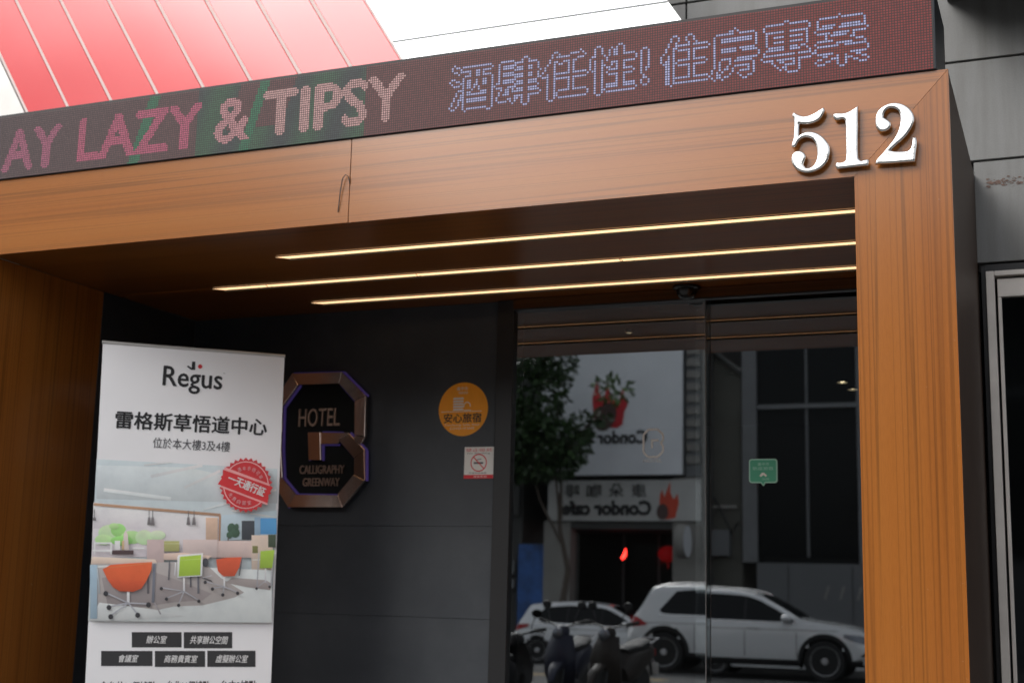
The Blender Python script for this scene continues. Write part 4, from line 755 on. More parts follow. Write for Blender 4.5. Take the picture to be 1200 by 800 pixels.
def printed(key, name, y0, step=0.00022, grad=0.0):
    mb_ = MB()
    for i, (pts, col) in enumerate(D[key]):
        mb_.sheet([tuple(q) for q in pts], y0 - i * step, tuple(min(0.95, k * 1.12 + 0.03) for k in srgb(col)))
    o_ = mb_.build(name, 'attribute_print', bn)
    ca = o_.data.color_attributes['Col']      # printed tones run softly across each shape
    rn = random.Random(5)
    for p_ in o_.data.polygons:
        zz = [o_.data.vertices[v].co.z for v in p_.vertices]; xx = [o_.data.vertices[v].co.x for v in p_.vertices]
        z0, z1, x0, x1 = min(zz), max(zz), min(xx), max(xx); j = rn.uniform(-0.10, 0.10)
        for li, v in zip(p_.loop_indices, p_.vertices):
            co = o_.data.vertices[v].co
            f = 1 + grad * ((co.z - z0) / (z1 - z0 + 1e-6) - 0.45) + j * grad * 2 * ((co.x - x0) / (x1 - x0 + 1e-6) - 0.5)
            c = ca.data[li].color; ca.data[li].color = (min(0.95, c[0] * f), min(0.95, c[1] * f), min(0.95, c[2] * f), 1)
    return o_
printed('picture', 'printed_picture', -0.001, grad=0.42)
printed('buttons', 'printed_buttons', -0.001, 0.0)
printed('stamp', 'printed_stamp', -0.030, 0.0004)
bt = D['btext']; YB = -0.0016
def bl(k, s_, mat='black_ink', bold=0.0, y=YB, rise=0.0, skew=0.0):
    b_ = bt[k]; lettering(s_, (b_[0], b_[2], b_[1], b_[3]), y, mat, bn, bold=bold, rise=rise, skew=skew)
b_ = bt['regus']; lettering('Regus', (b_[0], b_[1] + 0.0, b_[2], b_[3]) if False else (b_[0], 2.205, b_[1], 2.335), YB, 'black_ink', bn, bold=0.02)
m1 = MB(); m1.sheet([tuple(q) for q in bt['blackbit']], YB); m1.build('logo_mark', 'black_ink', bn)
m1 = MB(); m1.sheet(circ(bt['reddot'][0], bt['reddot'][1], 0.011, 16), YB); m1.build('logo_dot', 'red_ink', bn)
lettering('™', (0.597, 2.318, 0.607, 2.322), YB, 'grey_ink', bn)
bl('heading', '雷格斯草悟道中心', bold=0.035, rise=0.008)
bl('line2', '位於本大樓3及4樓', 'grey_ink', bold=0.008)
YT = -0.0018
for k, s_ in zip(['b1', 'b2', 'b3', 'b4', 'b5'], ['辦公室', '共享辦公空間', '會議室', '商務貴賓室', '虛擬辦公室']): bl(k, s_, 'white_ink', 0.02, YT, skew=0.006)
for k, s_ in zip(['f1', 'f2', 'f3'], ['全台共14個據點', '台北11個據點', '台中2據點']): bl(k, s_, 'black_ink', 0.02)
sc_ = bt['stampc']; ang = -math.atan2(0.0836, 0.2145) * 0.92
lettering('一天通行証', (sc_[0] - 0.094, sc_[1] - 0.022, sc_[0] + 0.102, sc_[1] + 0.024), -0.0325, 'white_ink', bn, bold=0.03, rot=(sc_[0], sc_[1], ang))
for s_, r0, sgn, a_mid in (('憑本手冊可享', 0.084, 1, 74), ('免費自習室', 0.090, -1, 250)):
    for i, ch in enumerate(s_):
        a = R(a_mid - sgn * (i - (len(s_) - 1) / 2) * 17)
        cx, cz = sc_[0] + r0 * math.cos(a), sc_[1] + r0 * math.sin(a)
        lettering(ch, (cx - 0.009, cz - 0.010, cx + 0.009, cz + 0.010), -0.0325, 'pale_red_ink', bn, rot=(cx, cz, a - math.pi / 2 if sgn > 0 else a + math.pi / 2), bold=0.01)
for ob in bn.children:   # the stamp lies flat on the print
    if ob.name.startswith('printed_stamp'): ob.location.y = 0.0

# ------------------------------------------------------------------ steel-framed door right of the portal
sdv = thing('side_door', 'stainless steel framed glass door right of the wooden pillar', 'door', (0.04, FD, 0.12))
def sdp(mb, n, mt, **k):
    o = mb.build(n, mt, sdv, **k); o.location = (-0.04, 0, -0.12); return o
sdp(MB().box(0.033, 0.068, -0.03, 0.05, 0.12, 2.872), 'jamb', 'steel', bevel=0.002)
sdp(MB().box(0.069, 3.9, -0.03, 0.05, 2.850, 2.872), 'head', 'steel', bevel=0.002)
sdp(MB().box(0.079, 1.1, -0.012, 0.03, 2.757, 2.838), 'leaf_rail', 'steel', bevel=0.002)
sdp(MB().box(0.079, 0.094, -0.012, 0.03, 0.14, 2.756), 'leaf_stile', 'steel', bevel=0.002)
sdp(MB().box(0.0135, 0.0325, -0.01, 0.04, 0.12, 2.9), 'gap_cover', 'black_frame')
sdp(MB().box(0.0325, 3.9, 0.0, 0.04, 2.873, 2.909), 'gap_cover', 'black_frame')
sdp(MB().raw([(0.0945, 0.01, 0.14), (1.1, 0.01, 0.14), (1.1, 0.01, 2.756), (0.0945, 0.01, 2.756)], [(0, 1, 2, 3)]), 'glass', 'side_glass')
sdp(MB().box(0.05, 3.9, 0.3, 0.34, 0.12, 2.9), 'inner_blind', 'lobby_dark')
stn = MB()
for k in range(90):
    cx, cz, r_ = 0.055 + random.random() ** 1.3 * 0.17, 3.285 + random.gauss(0, 0.010), 0.0012 + random.random() ** 2 * 0.0050
    stn.sheet([(cx + r_ * (1.5 + 0.5 * random.random()) * math.cos(a * 1.05), cz + r_ * (0.6 + 0.5 * random.random()) * math.sin(a * 1.05)) for a in range(6)], -0.0012 - k * 0.00002)
so = stn.build('rust_stain', 'stain', bld)

# ------------------------------------------------------------------ cars across the road (seen mirrored in the doors)
def interp(t, x):
    if x <= t[0][0]: return t[0][1]
    for (a, va), (b, vb) in zip(t[:-1], t[1:]):
        if x <= b:
            f = (x - a) / (b - a); return va + (vb - va) * f
    return t[-1][1]
def smooth_tab(t, x, w=0.07):
    return sum(interp(t, x + k * w / 3) for k in range(-3, 4)) / 7
def make_car(name, label, S, loc, rz, group):
    t = thing(name, label, 'car', loc, rz, group)
    L, Wd = S['L'], S['W'] / 2
    def half(x):
        e = min(x, L - x); f = max(0.0, 1 - e / 0.75)
        return Wd * (1 - 0.20 * f ** 2.2)
    top = lambda x: smooth_tab(S['top'], x)
    belt = lambda x: min(smooth_tab(S['belt'], x), top(x) - 0.02)
    bot = lambda x: smooth_tab(S['bot'], x)
    def gside(x, z):   # greenhouse half width at height z
        return half(x) * 0.955 - max(0.0, z - belt(x)) * S['tumble']
    def section(x):
        h = half(x); zb, zt, z0 = belt(x), top(x), bot(x)
        pts = [(h * 0.80, z0), (h * 0.95, z0 + 0.03), (h * 0.985, z0 + 0.12), (h, z0 + (zb - z0) * 0.45), (h * 1.0, z0 + (zb - z0) * 0.70), (h * 0.985, zb - 0.10), (h * 0.965, zb - 0.02)]
        gt = zt - 0.045 * min(1, (zt - zb) / 0.2)
        for k in range(1, 5):
            z = zb + (gt - zb) * k / 4; pts.append((gside(x, z), z))
        ge = gside(x, gt)
        pts += [(ge - 0.05, zt - 0.012), (ge * 0.82, zt + 0.004), (ge * 0.45, zt + 0.018), (0, zt + 0.022)]
        return pts
    n = int(L / 0.035); xs = [L * i / n for i in range(n + 1)]
    secs = [section(x) for x in xs]; m_ = len(secs[0])
    vs = []; idx = {}
    for i, x in enumerate(xs):
        row = [(x - L / 2, -y, z) for y, z in secs[i]] + [(x - L / 2, y, z) for y, z in secs[i][-2::-1]]
        for j, q in enumerate(row): idx[i, j] = len(vs); vs.append(list(q))
    M2 = 2 * m_ - 1
    fs = []; mi = []
    ar = S['wr'] + 0.055
    wx = [a - L / 2 for a in S['wheels']]
    for i in range(n):
        for j in range(M2 - 1):
            f = (idx[i, j], idx[i + 1, j], idx[i + 1, j + 1], idx[i, j + 1])
            c = [sum(vs[k][a] for k in f) / 4 for a in range(3)]
            side = j < 7 or j >= M2 - 8
            if side and any(math.hypot(c[0] - w_, c[2] - S['wr']) < ar for w_ in wx): continue
            fs.append(f)
            cz = c[2]; clad = side and (cz < S['clad'] or any(math.hypot(c[0] - w_, c[2] - S['wr']) < ar + S['archclad'] for w_ in wx))
            mi.append(1 if clad else 0)
    # snap arch edges on to a true circle
    for v in vs:
        for w_ in wx:
            d_ = math.hypot(v[0] - w_, v[2] - S['wr'])
            if abs(v[1]) > Wd * 0.6 and ar - 0.04 < d_ < ar + 0.03 and v[2] < belt(v[0] + L / 2) - 0.02:
                v[0] = w_ + (v[0] - w_) * ar / d_; v[2] = S['wr'] + (v[2] - S['wr']) * ar / d_
    fs.append(tuple(idx[0, j] for j in range(M2))); mi.append(0); fs.append(tuple(idx[n, j] for j in range(M2 - 1, -1, -1))); mi.append(0)
    mb_ = MB(); mb_.v = [tuple(v) for v in vs]; mb_.f = [list(f) for f in fs]; mb_.c = [None] * len(fs); mb_.mi = mi
    me = bpy.data.meshes.new('body'); me.from_pydata(mb_.v, [], mb_.f); me.polygons.foreach_set('material_index', mi)
    bm = bmesh.new(); bm.from_mesh(me); bmesh.ops.recalc_face_normals(bm, faces=bm.faces); bm.to_mesh(me); bm.free()
    me.polygons.foreach_set('use_smooth', [True] * len(me.polygons))
    try: me.set_sharp_from_angle(angle=R(42))
    except Exception: pass
    link('body', me, [S['paint'], 'car_plastic'], t)
    # floor pan and dark wheel wells
    MB().box(-L / 2 + 0.25, L / 2 - 0.25, -Wd * 0.72, Wd * 0.72, S['wr'] * 0.75, belt(L * 0.5) - 0.12).build('floor_pan', 'car_plastic', t)
    O = -L / 2
    def patch(fx0, fx1, lo, hi, name_, mat_, off=0.006, k=14, sides=(-1, 1), par=t, lab=None, bodyside=False):
        for s_ in sides:
            a_ = MB(); V_ = []
            for i in range(k + 1):
                x = fx0 + (fx1 - fx0) * i / k
                for j in range(4):
                    z = lo(x) + (hi(x) - lo(x)) * j / 3
                    if bodyside:
                        pts = section(x); y = pts[0][0]
                        for (ya, za), (yb, zb_) in zip(pts[:-1], pts[1:]):
                            if za <= z <= zb_ and zb_ > za: y = ya + (yb - ya) * (z - za) / (zb_ - za); break
                    else: y = gside(x, z)
                    V_.append((x + O, s_ * (y + off), z))
            F_ = [(i * 4 + j, (i + 1) * 4 + j, (i + 1) * 4 + j + 1, i * 4 + j + 1) for i in range(k) for j in range(3)]
            a_.raw(V_, F_); o_ = a_.build(name_, mat_, par, smooth=True)
            if lab: o_['label'] = lab
    # side windows: list of (x0, x1, lower margin)
    for (a0, a1, u0, l0), (b0, b1, u1, l1) in zip(S['sidewin'][:-1], S['sidewin'][1:]):
        patch(a1 - 0.01, b0 + 0.01, lambda x: belt(x) + 0.015, lambda x, u=u0: min(top(x) - 0.075, interp(u, x)), 'window_pillar', 'car_plastic', 0.004, 2)
    for x0, x1, up_, lo_ in S['sidewin']:
        patch(x0, x1, lambda x, l=lo_: max(belt(x) + 0.015, interp(l, x)), lambda x, u=up_: min(top(x) - 0.075, interp(u, x)), 'side_window', 'car_glass')
    # windscreen and rear window lie on the top surface
    for nm, x0, x1 in (('windscreen',) + S['wind'], ('rear_window',) + S['rear']):
        a_ = MB(); V_ = []; k = 10
        for i in range(k + 1):
            x = x0 + (x1 - x0) * i / k; ge = gside(x, top(x)) - 0.075
            for j in range(7):
                f = -1 + 2 * j / 6; V_.append((x + O, f * ge, top(x) + 0.024 - 0.016 * abs(f) ** 2 + 0.006))
        a_.raw(V_, [(i * 7 + j, (i + 1) * 7 + j, (i + 1) * 7 + j + 1, i * 7 + j + 1) for i in range(k) for j in range(6)])
        a_.build(nm, 'car_glass', t, smooth=True)
    for nm, x0, x1, z0, z1, mt in S['lamps']:
        patch(x0, x1, lambda x: interp(z0, x), lambda x: interp(z1, x), nm, mt, 0.006, 8, bodyside=True)
    # door shut lines, crease and handles
    for x in S['doors']:
        patch(x - 0.006, x + 0.006, lambda q: bot(q) + 0.16, lambda q: belt(q) + 0.0, 'door_gap', 'car_plastic', 0.003, 1, bodyside=True)
    z_c = S['crease']
    patch(0.35, L - 0.75, lambda q: z_c - 0.005 + 0.01 * (q / L), lambda q: z_c + 0.006 + 0.01 * (q / L), 'crease', 'car_shadow_gap', 0.003, 24, bodyside=True)
    for x in S['handles']:
        patch(x, x + 0.19, lambda q: z_c + 0.018, lambda q: z_c + 0.045, 'door_handle', S['paint'], 0.028, 3, bodyside=True)
        patch(x - 0.01, x + 0.20, lambda q: z_c + 0.004, lambda q: z_c + 0.02, 'handle_recess', 'car_plastic', 0.006, 3, bodyside=True)
    patch(S['sidewin'][0][0] , S['sidewin'][-1][1], lambda q: belt(q) - 0.008, lambda q: belt(q) + 0.010, 'window_trim', 'bright_trim', 0.008, 20)
    if S.get('rails'):
        for s_ in (-1, 1):
            x0, x1 = S['rails']; pts = []
            for i in range(13):
                x = x0 + (x1 - x0) * i / 12; lift = 0.035 * min(1, min(i, 12 - i) / 1.2)
                pts.append((x + O, s_ * (gside(x, top(x) - 0.04) - 0.05), top(x) + lift - 0.005))
            MB().tube(pts, 0.014, 6).build('roof_rail', 'bright_trim', t, smooth=True)
    for s_ in (-1, 1):   # mirrors
        x = S['mirror']; zb = belt(x) + 0.03; y = half(x) * 0.96
        mm = MB().lathe([(0.02, -0.10), (0.075, -0.085), (0.10, -0.02), (0.10, 0.05), (0.085, 0.085)], (0, 0, 0), 'X', 12)
        o_ = mm.build('door_mirror', S['paint'], t, smooth=True, M_=Matrix.Translation((x + O, s_ * (y + 0.12), zb + 0.045)) @ Matrix.Diagonal((-0.9, 1.2, 0.72, 1)))
        MB().box(x + O - 0.03, x + O + 0.04, min(s_ * y * 0.97, s_ * (y + 0.08)), max(s_ * y * 0.97, s_ * (y + 0.08)), zb - 0.025, zb + 0.01).build('mirror_arm', 'car_plastic', t)
    for w_ in S['wheels']:
        for s_ in (-1, 1):
            wc = (w_ + O, s_ * (Wd - 0.115), S['wr']); r_ = S['wr']
            whl = MB().lathe([(r_ * 0.66, -0.11), (r_ * 0.93, -0.115), (r_ * 0.99, -0.08), (r_, 0), (r_ * 0.99, 0.08), (r_ * 0.93, 0.115), (r_ * 0.66, 0.11)], wc, 'Y', 36).build('wheel', 'tyre', t, smooth=True)
            rim = MB(); yo = wc[1] + s_ * 0.113
            def ring(ra, rb, y0, y1, nn=36):
                v0 = []
                for k in range(nn):
                    a = 2 * math.pi * k / nn
                    v0 += [(wc[0] + ra * math.cos(a), y0, wc[2] + ra * math.sin(a)), (wc[0] + rb * math.cos(a), y1, wc[2] + rb * math.sin(a))]
                return v0, [(2 * k, 2 * k + 1, (2 * k + 3) % (2 * nn), (2 * k + 2) % (2 * nn)) for k in range(nn)]
            rim.raw(*ring(r_ * 0.69, r_ * 0.64, yo, yo - s_ * 0.006)); rim.raw(*ring(r_ * 0.64, r_ * 0.62, yo - s_ * 0.006, yo - s_ * 0.06))
            for k in range(5):
                a = R(k * 72 + S.get('wrot', 20)); 
                for da in (-0.17, 0.17):
                    p0 = Vector((wc[0] + 0.05 * math.cos(a), 0, wc[2] + 0.05 * math.sin(a))); p1 = Vector((wc[0] + r_ * 0.655 * math.cos(a + da), 0, wc[2] + r_ * 0.655 * math.sin(a + da)))
                    dd = (p1 - p0).normalized(); nn_ = Vector((-dd.z, 0, dd.x))
                    q = [p0 + nn_ * 0.024, p1 + nn_ * 0.019, p1 - nn_ * 0.019, p0 - nn_ * 0.024]
                    ya, yb = yo - s_ * 0.004, yo - s_ * 0.03
                    rim.raw([(v.x, ya, v.z) for v in q] + [(v.x, yb, v.z) for v in q], [(0, 1, 2, 3), (0, 4, 5, 1), (1, 5, 6, 2), (2, 6, 7, 3), (3, 7, 4, 0)])
            rim.lathe([(0.06, -0.012), (0.06, 0.006), (0.03, 0.010)], (wc[0], yo - s_ * 0.004, wc[2]), 'Y', 16)
            rim.build('rim', 'alloy', whl, smooth=True)
            MB().lathe([(r_ * 0.63, 0), (r_ * 0.63, 0.002)], (wc[0], yo - s_ * 0.07, wc[2]), 'Y', 28).build('brake_disc', 'car_plastic', whl)
    for w_ in S['wheels']:
        for s_ in (-1, 1):
            V_ = []; ra, rb = ar - 0.022, ar + S['arch']
            for k in range(25):
                a = R(-18 + 216 * k / 24)
                for r_, off in ((ra, 0.004), (rb, 0.014), (rb + 0.012, 0.0)):
                    x, z = w_ + r_ * math.cos(a), S['wr'] + r_ * math.sin(a)
                    pts = section(min(max(x, 0.02), L - 0.02)); y = pts[0][0]
                    for (ya, za), (yb, zb_) in zip(pts[:-1], pts[1:]):
                        if za <= z <= zb_ and zb_ > za: y = ya + (yb - ya) * (z - za) / (zb_ - za); break
                    V_.append((x + O, s_ * (y + off), z))
            MB().raw(V_, [(i * 3 + j, (i + 1) * 3 + j, (i + 1) * 3 + j + 1, i * 3 + j + 1) for i in range(24) for j in range(2)]).build('wheel_arch', S['archmat'], t, smooth=True)
    # dark wheel wells
    for w_ in S['wheels']:
        mbw = MB().lathe([(ar + 0.01, -Wd * 0.93), (ar + 0.01, Wd * 0.93)], (w_ + O, 0, S['wr']), 'Y', 32)
        mbw.f = [f for f in mbw.f if len(f) == 4]; mbw.c = [None] * len(mbw.f); mbw.mi = [0] * len(mbw.f)
        mbw.f = [f for f in mbw.f if sum(mbw.v[i][2] for i in f) / 4 > S['wr'] - 0.05]; mbw.c = [None] * len(mbw.f); mbw.mi = [0] * len(mbw.f)
        mbw.build('wheel_well', 'car_plastic', t, smooth=True)
    for nm, x, y0, y1, z0, z1, mt in S.get('extras', ()):
        MB().box(x + O - 0.03, x + O + 0.03, y0, y1, z0, z1).build(nm, mt, t, bevel=0.008)
    return t
flat('car_shadow_gap', (0.09, 0.09, 0.09), 0.5)
SUV = dict(L=4.66, W=1.86, wr=0.375, wheels=(0.75, 3.68), paint='car_white', clad=0.37, archclad=-0.1, arch=0.045, archmat='car_plastic', tumble=0.36, crease=0.90, wrot=16,
    top=[(0, 0.72), (0.05, 0.96), (0.16, 1.07), (0.32, 1.30), (0.42, 1.50), (0.44, 1.575), (0.95, 1.605), (1.5, 1.615), (2.0, 1.60), (2.45, 1.535), (2.85, 1.33), (3.28, 1.09), (3.6, 1.055), (4.0, 1.00), (4.35, 0.915), (4.55, 0.80), (4.66, 0.62)],
    belt=[(0, 0.66), (0.1, 0.92), (0.25, 1.06), (2.0, 1.045), (3.1, 1.03), (3.6, 1.0), (4.2, 0.90), (4.66, 0.58)],
    bot=[(0, 0.42), (0.25, 0.32), (0.8, 0.26), (3.9, 0.26), (4.4, 0.30), (4.66, 0.40)],
    sidewin=[(0.66, 1.33, [(0.66, 1.15), (0.95, 1.49), (1.33, 1.53)], [(0.66, 1.12), (0.72, 1.08), (1.33, 1.05)]), (1.36, 2.22, [(1.36, 1.54), (2.22, 1.50)], [(1.36, 0), (2.22, 0)]), (2.26, 3.15, [(2.26, 1.49), (2.5, 1.42), (2.85, 1.24), (3.15, 1.07)], [(2.26, 0), (3.15, 1.06)])],
    wind=(2.52, 3.24), rear=(0.16, 0.40), doors=(1.33, 2.24, 3.18), handles=(1.36, 2.30),
    lamps=[('tail_light', 0.02, 0.42, [(0.02, 0.80), (0.42, 0.86)], [(0.02, 1.0), (0.2, 1.01), (0.42, 0.88)], 'tail_red'), ('headlight', 4.02, 4.60, [(4.02, 0.80), (4.3, 0.70), (4.6, 0.68)], [(4.02, 0.86), (4.3, 0.84), (4.6, 0.79)], 'lamp_glass'),
           ('fog_vent', 4.30, 4.56, [(4.30, 0.47), (4.56, 0.47)], [(4.30, 0.48), (4.40, 0.56), (4.56, 0.57)], 'car_plastic'), ('sill_chrome', 4.25, 4.58, [(4.25, 0.415), (4.58, 0.43)], [(4.25, 0.43), (4.58, 0.45)], 'bright_trim')],
    mirror=3.02, rails=(0.62, 2.5), extras=[('grille', 4.635, -0.5, 0.5, 0.62, 0.76, 'car_plastic'), ('number_plate', 4.65, -0.17, 0.17, 0.46, 0.58, 'white_print'), ('number_plate', 0.02, -0.17, 0.17, 0.72, 0.84, 'white_print')])
make_car('sport_utility_car', 'large white SUV with roof rails and black wheel arches, mirrored in the glass doors', SUV, (-5.30, -17.12, 0.0), R(SUV_RZ), 'white cars mirrored in the glass doors')
HAT = dict(L=4.45, W=1.78, wr=0.33, wheels=(0.72, 3.40), paint='car_white_two', clad=0.22, archclad=-0.1, arch=0.02, archmat='car_white_two', tumble=0.42, crease=0.86, wrot=40,
    top=[(0, 0.62), (0.04, 0.84), (0.18, 1.03), (0.36, 1.30), (0.38, 1.42), (0.6, 1.455), (1.0, 1.50), (1.6, 1.525), (2.1, 1.50), (2.5, 1.44), (2.9, 1.25), (3.35, 1.02), (3.7, 0.94), (4.1, 0.83), (4.35, 0.70), (4.45, 0.52)],
    belt=[(0, 0.58), (0.1, 0.84), (0.25, 1.0), (1.0, 1.0), (2.0, 0.97), (3.1, 0.94), (3.6, 0.88), (4.2, 0.74), (4.45, 0.48)],
    bot=[(0, 0.36), (0.25, 0.26), (0.8, 0.2), (3.7, 0.2), (4.2, 0.24), (4.45, 0.32)],
    sidewin=[(0.70, 1.45, [(0.70, 1.20), (0.85, 1.36), (1.45, 1.43)], [(0.70, 1.14), (0.80, 1.04), (1.45, 0)]), (1.49, 2.35, [(1.49, 1.43), (2.35, 1.40)], [(1.49, 0), (2.35, 0)]), (2.38, 3.18, [(2.38, 1.39), (2.6, 1.32), (2.9, 1.17), (3.18, 1.0)], [(2.38, 0), (3.18, 0.97)])],
    wind=(2.55, 3.32), rear=(0.20, 0.34), doors=(1.47, 2.37, 3.2), handles=(1.55, 2.45),
    lamps=[('tail_light', 0.02, 0.48, [(0.02, 0.76), (0.48, 0.90)], [(0.02, 0.90), (0.2, 0.95), (0.48, 0.96)], 'tail_red'), ('headlight', 3.80, 4.40, [(3.80, 0.68), (4.4, 0.58)], [(3.80, 0.76), (4.4, 0.68)], 'lamp_glass')],
    mirror=3.05, extras=[('number_plate', 4.44, -0.17, 0.17, 0.40, 0.50, 'white_print'), ('number_plate', 0.02, -0.17, 0.17, 0.66, 0.76, 'white_print')])
make_car('hatchback_car', 'smaller white hatchback at the far kerb before the cafe, mirrored in the glass', HAT, (-10.62, -24.05, -0.33), 0, 'white cars mirrored in the glass doors')
SED = dict(HAT); SED['top'] = [(0, 0.62), (0.04, 0.88), (0.2, 0.98), (0.7, 1.02), (1.1, 1.30), (1.6, 1.45), (2.1, 1.47), (2.5, 1.42), (2.9, 1.22), (3.35, 0.98), (3.7, 0.92), (4.1, 0.82), (4.35, 0.70), (4.45, 0.52)]
SED['sidewin'] = [(1.15, 1.75, [(1.15, 1.10), (1.45, 1.30), (1.75, 1.37)], [(1.15, 1.02), (1.75, 0)]), (1.79, 2.4, [(1.79, 1.38), (2.4, 1.36)], [(1.79, 0), (2.4, 0)]), (2.43, 3.18, [(2.43, 1.35), (2.9, 1.14), (3.18, 0.98)], [(2.43, 0), (3.18, 0.96)])]
SED['rear'] = (0.75, 1.35); SED['doors'] = (1.77, 2.42, 3.2)
make_car('sedan_car', 'white sedan parked behind the bonnet of the SUV, only its roof showing in the reflection', SED, (-6.15, -24.05, -0.33), 0, 'white cars mirrored in the glass doors')

# ------------------------------------------------------------------ scooters at the near kerb
def scooter(label, loc, rz, paint, steer, lampmat):
    """nose towards local +x"""
    t = thing('scooter', label, 'scooter', loc, R(rz), 'scooters parked along the kerb')
    for x, nm in ((0.62, 'front_wheel'), (-0.62, 'rear_wheel')):
        w = MB().lathe([(0.15, -0.04), (0.235, -0.052), (0.255, -0.03), (0.26, 0), (0.255, 0.03), (0.235, 0.052), (0.15, 0.04)], (x, 0, 0.26), 'Y', 24).build(nm, 'tyre', t, smooth=True)
        MB().lathe([(0.155, -0.03), (0.155, 0.03)], (x, 0, 0.26), 'Y', 20).build('hub', 'alloy', w)
    def loft(rows, name, mat, n=14, sm=True):
        """rows: (x, z, half width, half height, tilt)"""
        V_ = []
        for x, z, hw, hh, tl in rows:
            for k in range(n):
                a = 2 * math.pi * k / n; ca, sa = math.cos(a), math.sin(a)
                yy = hw * math.copysign(abs(ca) ** 0.7, ca); dd = hh * math.copysign(abs(sa) ** 0.7, sa)
                V_.append((x - dd * math.sin(tl), yy, z + dd * math.cos(tl)))
        m_ = len(rows)
        F_ = [(i * n + k, i * n + (k + 1) % n, (i + 1) * n + (k + 1) % n, (i + 1) * n + k) for i in range(m_ - 1) for k in range(n)] + [tuple(range(n)), tuple((m_ - 1) * n + k for k in range(n))]
        return MB().raw(V_, F_).build(name, mat, t, smooth=True)
    loft([(-0.95, 0.70, 0.03, 0.03, 0), (-0.88, 0.69, 0.10, 0.07, 0.1), (-0.6, 0.63, 0.15, 0.14, 0.1), (-0.3, 0.56, 0.17, 0.19, 0), (-0.08, 0.50, 0.15, 0.20, -0.2), (0.02, 0.40, 0.12, 0.14, -0.5)], 'rear_body', paint)
    loft([(-0.86, 0.80, 0.08, 0.025, 0.1), (-0.72, 0.81, 0.13, 0.05, 0.1), (-0.5, 0.78, 0.15, 0.05, 0.15), (-0.38, 0.75, 0.14, 0.045, 0), (-0.15, 0.735, 0.13, 0.05, 0), (-0.04, 0.71, 0.09, 0.04, -0.3)], 'seat', 'seat_vinyl')
    loft([(-0.05, 0.30, 0.15, 0.06, 0), (0.25, 0.29, 0.16, 0.05, 0), (0.40, 0.33, 0.15, 0.06, 0.6)], 'floorboard', 'car_plastic')
    # leg shield: a curved sheet with thickness
    V_ = []; rows = [(0.36, 0.30, 0.17), (0.44, 0.45, 0.20), (0.47, 0.62, 0.20), (0.43, 0.78, 0.17), (0.36, 0.90, 0.13)]
    for x, z, hw in rows:
        for k in range(9):
            f = -1 + k / 4; V_.append((x + 0.10 * (1 - f * f), f * hw, z))
    for x, z, hw in rows:
        for k in range(9):
            f = -1 + k / 4; V_.append((x - 0.05 + 0.06 * (1 - f * f), f * hw * 0.97, z))
    F_ = []
    for b0 in (0, 45):
        F_ += [(b0 + i * 9 + k, b0 + i * 9 + k + 1, b0 + (i + 1) * 9 + k + 1, b0 + (i + 1) * 9 + k) for i in range(4) for k in range(8)]
    F_ += [(i * 9 + e, (i + 1) * 9 + e, 45 + (i + 1) * 9 + e, 45 + i * 9 + e) for i in range(4) for e in (0, 8)]
    F_ += [(k + e, k + 1 + e, 45 + k + 1 + e, 45 + k + e) for k in range(8) for e in (0, 36)]
    MB().raw(V_, F_).build('leg_shield', paint, t, smooth=True)
    loft([(0.36, 0.40, 0.02, 0.02, 0), (0.42, 0.49, 0.065, 0.03, 0.8), (0.60, 0.555, 0.075, 0.03, 0), (0.80, 0.48, 0.06, 0.025, -0.7), (0.88, 0.36, 0.03, 0.02, -1.2)], 'front_fender', paint)
    for s_ in (-1, 1): MB().tube([(0.62, s_ * 0.065, 0.26), (0.47, s_ * 0.06, 0.62)], 0.016, 8).build('fork', 'dark_metal', t, smooth=True)
    st_ = Matrix.Translation((0.36, 0, 0.92)) @ Matrix.Rotation(R(steer), 4, 'Z')
    def sp_(mb_, n_, mt_, par=t, **k): return mb_.build(n_, mt_, par, M_=st_, **k)
    hd = sp_(MB().lathe([(0.05, -0.07), (0.08, -0.05), (0.095, 0.0), (0.09, 0.05), (0.07, 0.08), (0.03, 0.10)], (0, 0, 0), 'Z', 16), 'handlebar_cover', paint, smooth=True)
    sp_(MB().tube([(-0.06, -0.36, 0.15), (-0.02, -0.2, 0.12), (0.01, 0, 0.06), (-0.02, 0.2, 0.12), (-0.06, 0.36, 0.15)], 0.014, 8), 'handlebar', 'dark_metal', smooth=True)
    for s_ in (-1, 1):
        sp_(MB().tube([(-0.034, s_ * 0.24, 0.128), (-0.064, s_ * 0.40, 0.156)], 0.023, 8), 'grip', 'tyre', smooth=True)
        sp_(MB().tube([(0.03, s_ * 0.19, 0.12), (0.02, s_ * 0.28, 0.11), (0.0, s_ * 0.36, 0.115)], 0.007, 6), 'brake_lever', 'dark_metal', smooth=True)
        sp_(MB().tube([(0.0, s_ * 0.19, 0.11), (0.0, s_ * 0.20, 0.20), (-0.02, s_ * 0.25, 0.30)], 0.006, 6), 'mirror_stalk', 'dark_metal', smooth=True)
        mh = sp_(MB().raw(*disc((-0.025, s_ * 0.27, 0.345), 0.07, 0.052, 0.016)), 'mirror', 'scooter_black', smooth=True)
        MB().raw([(q[0] - 0.010, q[1], q[2]) for q in disc((-0.025, s_ * 0.27, 0.345), 0.062, 0.045, 0.0)[0][:16]], [tuple(range(16))]).build('mirror_glass', 'mirror_glass', mh, M_=st_)
    sp_(MB().lathe([(0.075, 0.09), (0.07, 0.125), (0.045, 0.145), (0.01, 0.15)], (0, 0, 0.0), 'X', 16), 'headlight', lampmat, smooth=True)
    MB().box(-0.99, -0.93, -0.07, 0.07, 0.64, 0.72).build('tail_light', 'tail_red', t, bevel=0.01)
    MB().box(-1.02, -1.0, -0.09, 0.09, 0.40, 0.54).build('number_plate', 'white_print', t)
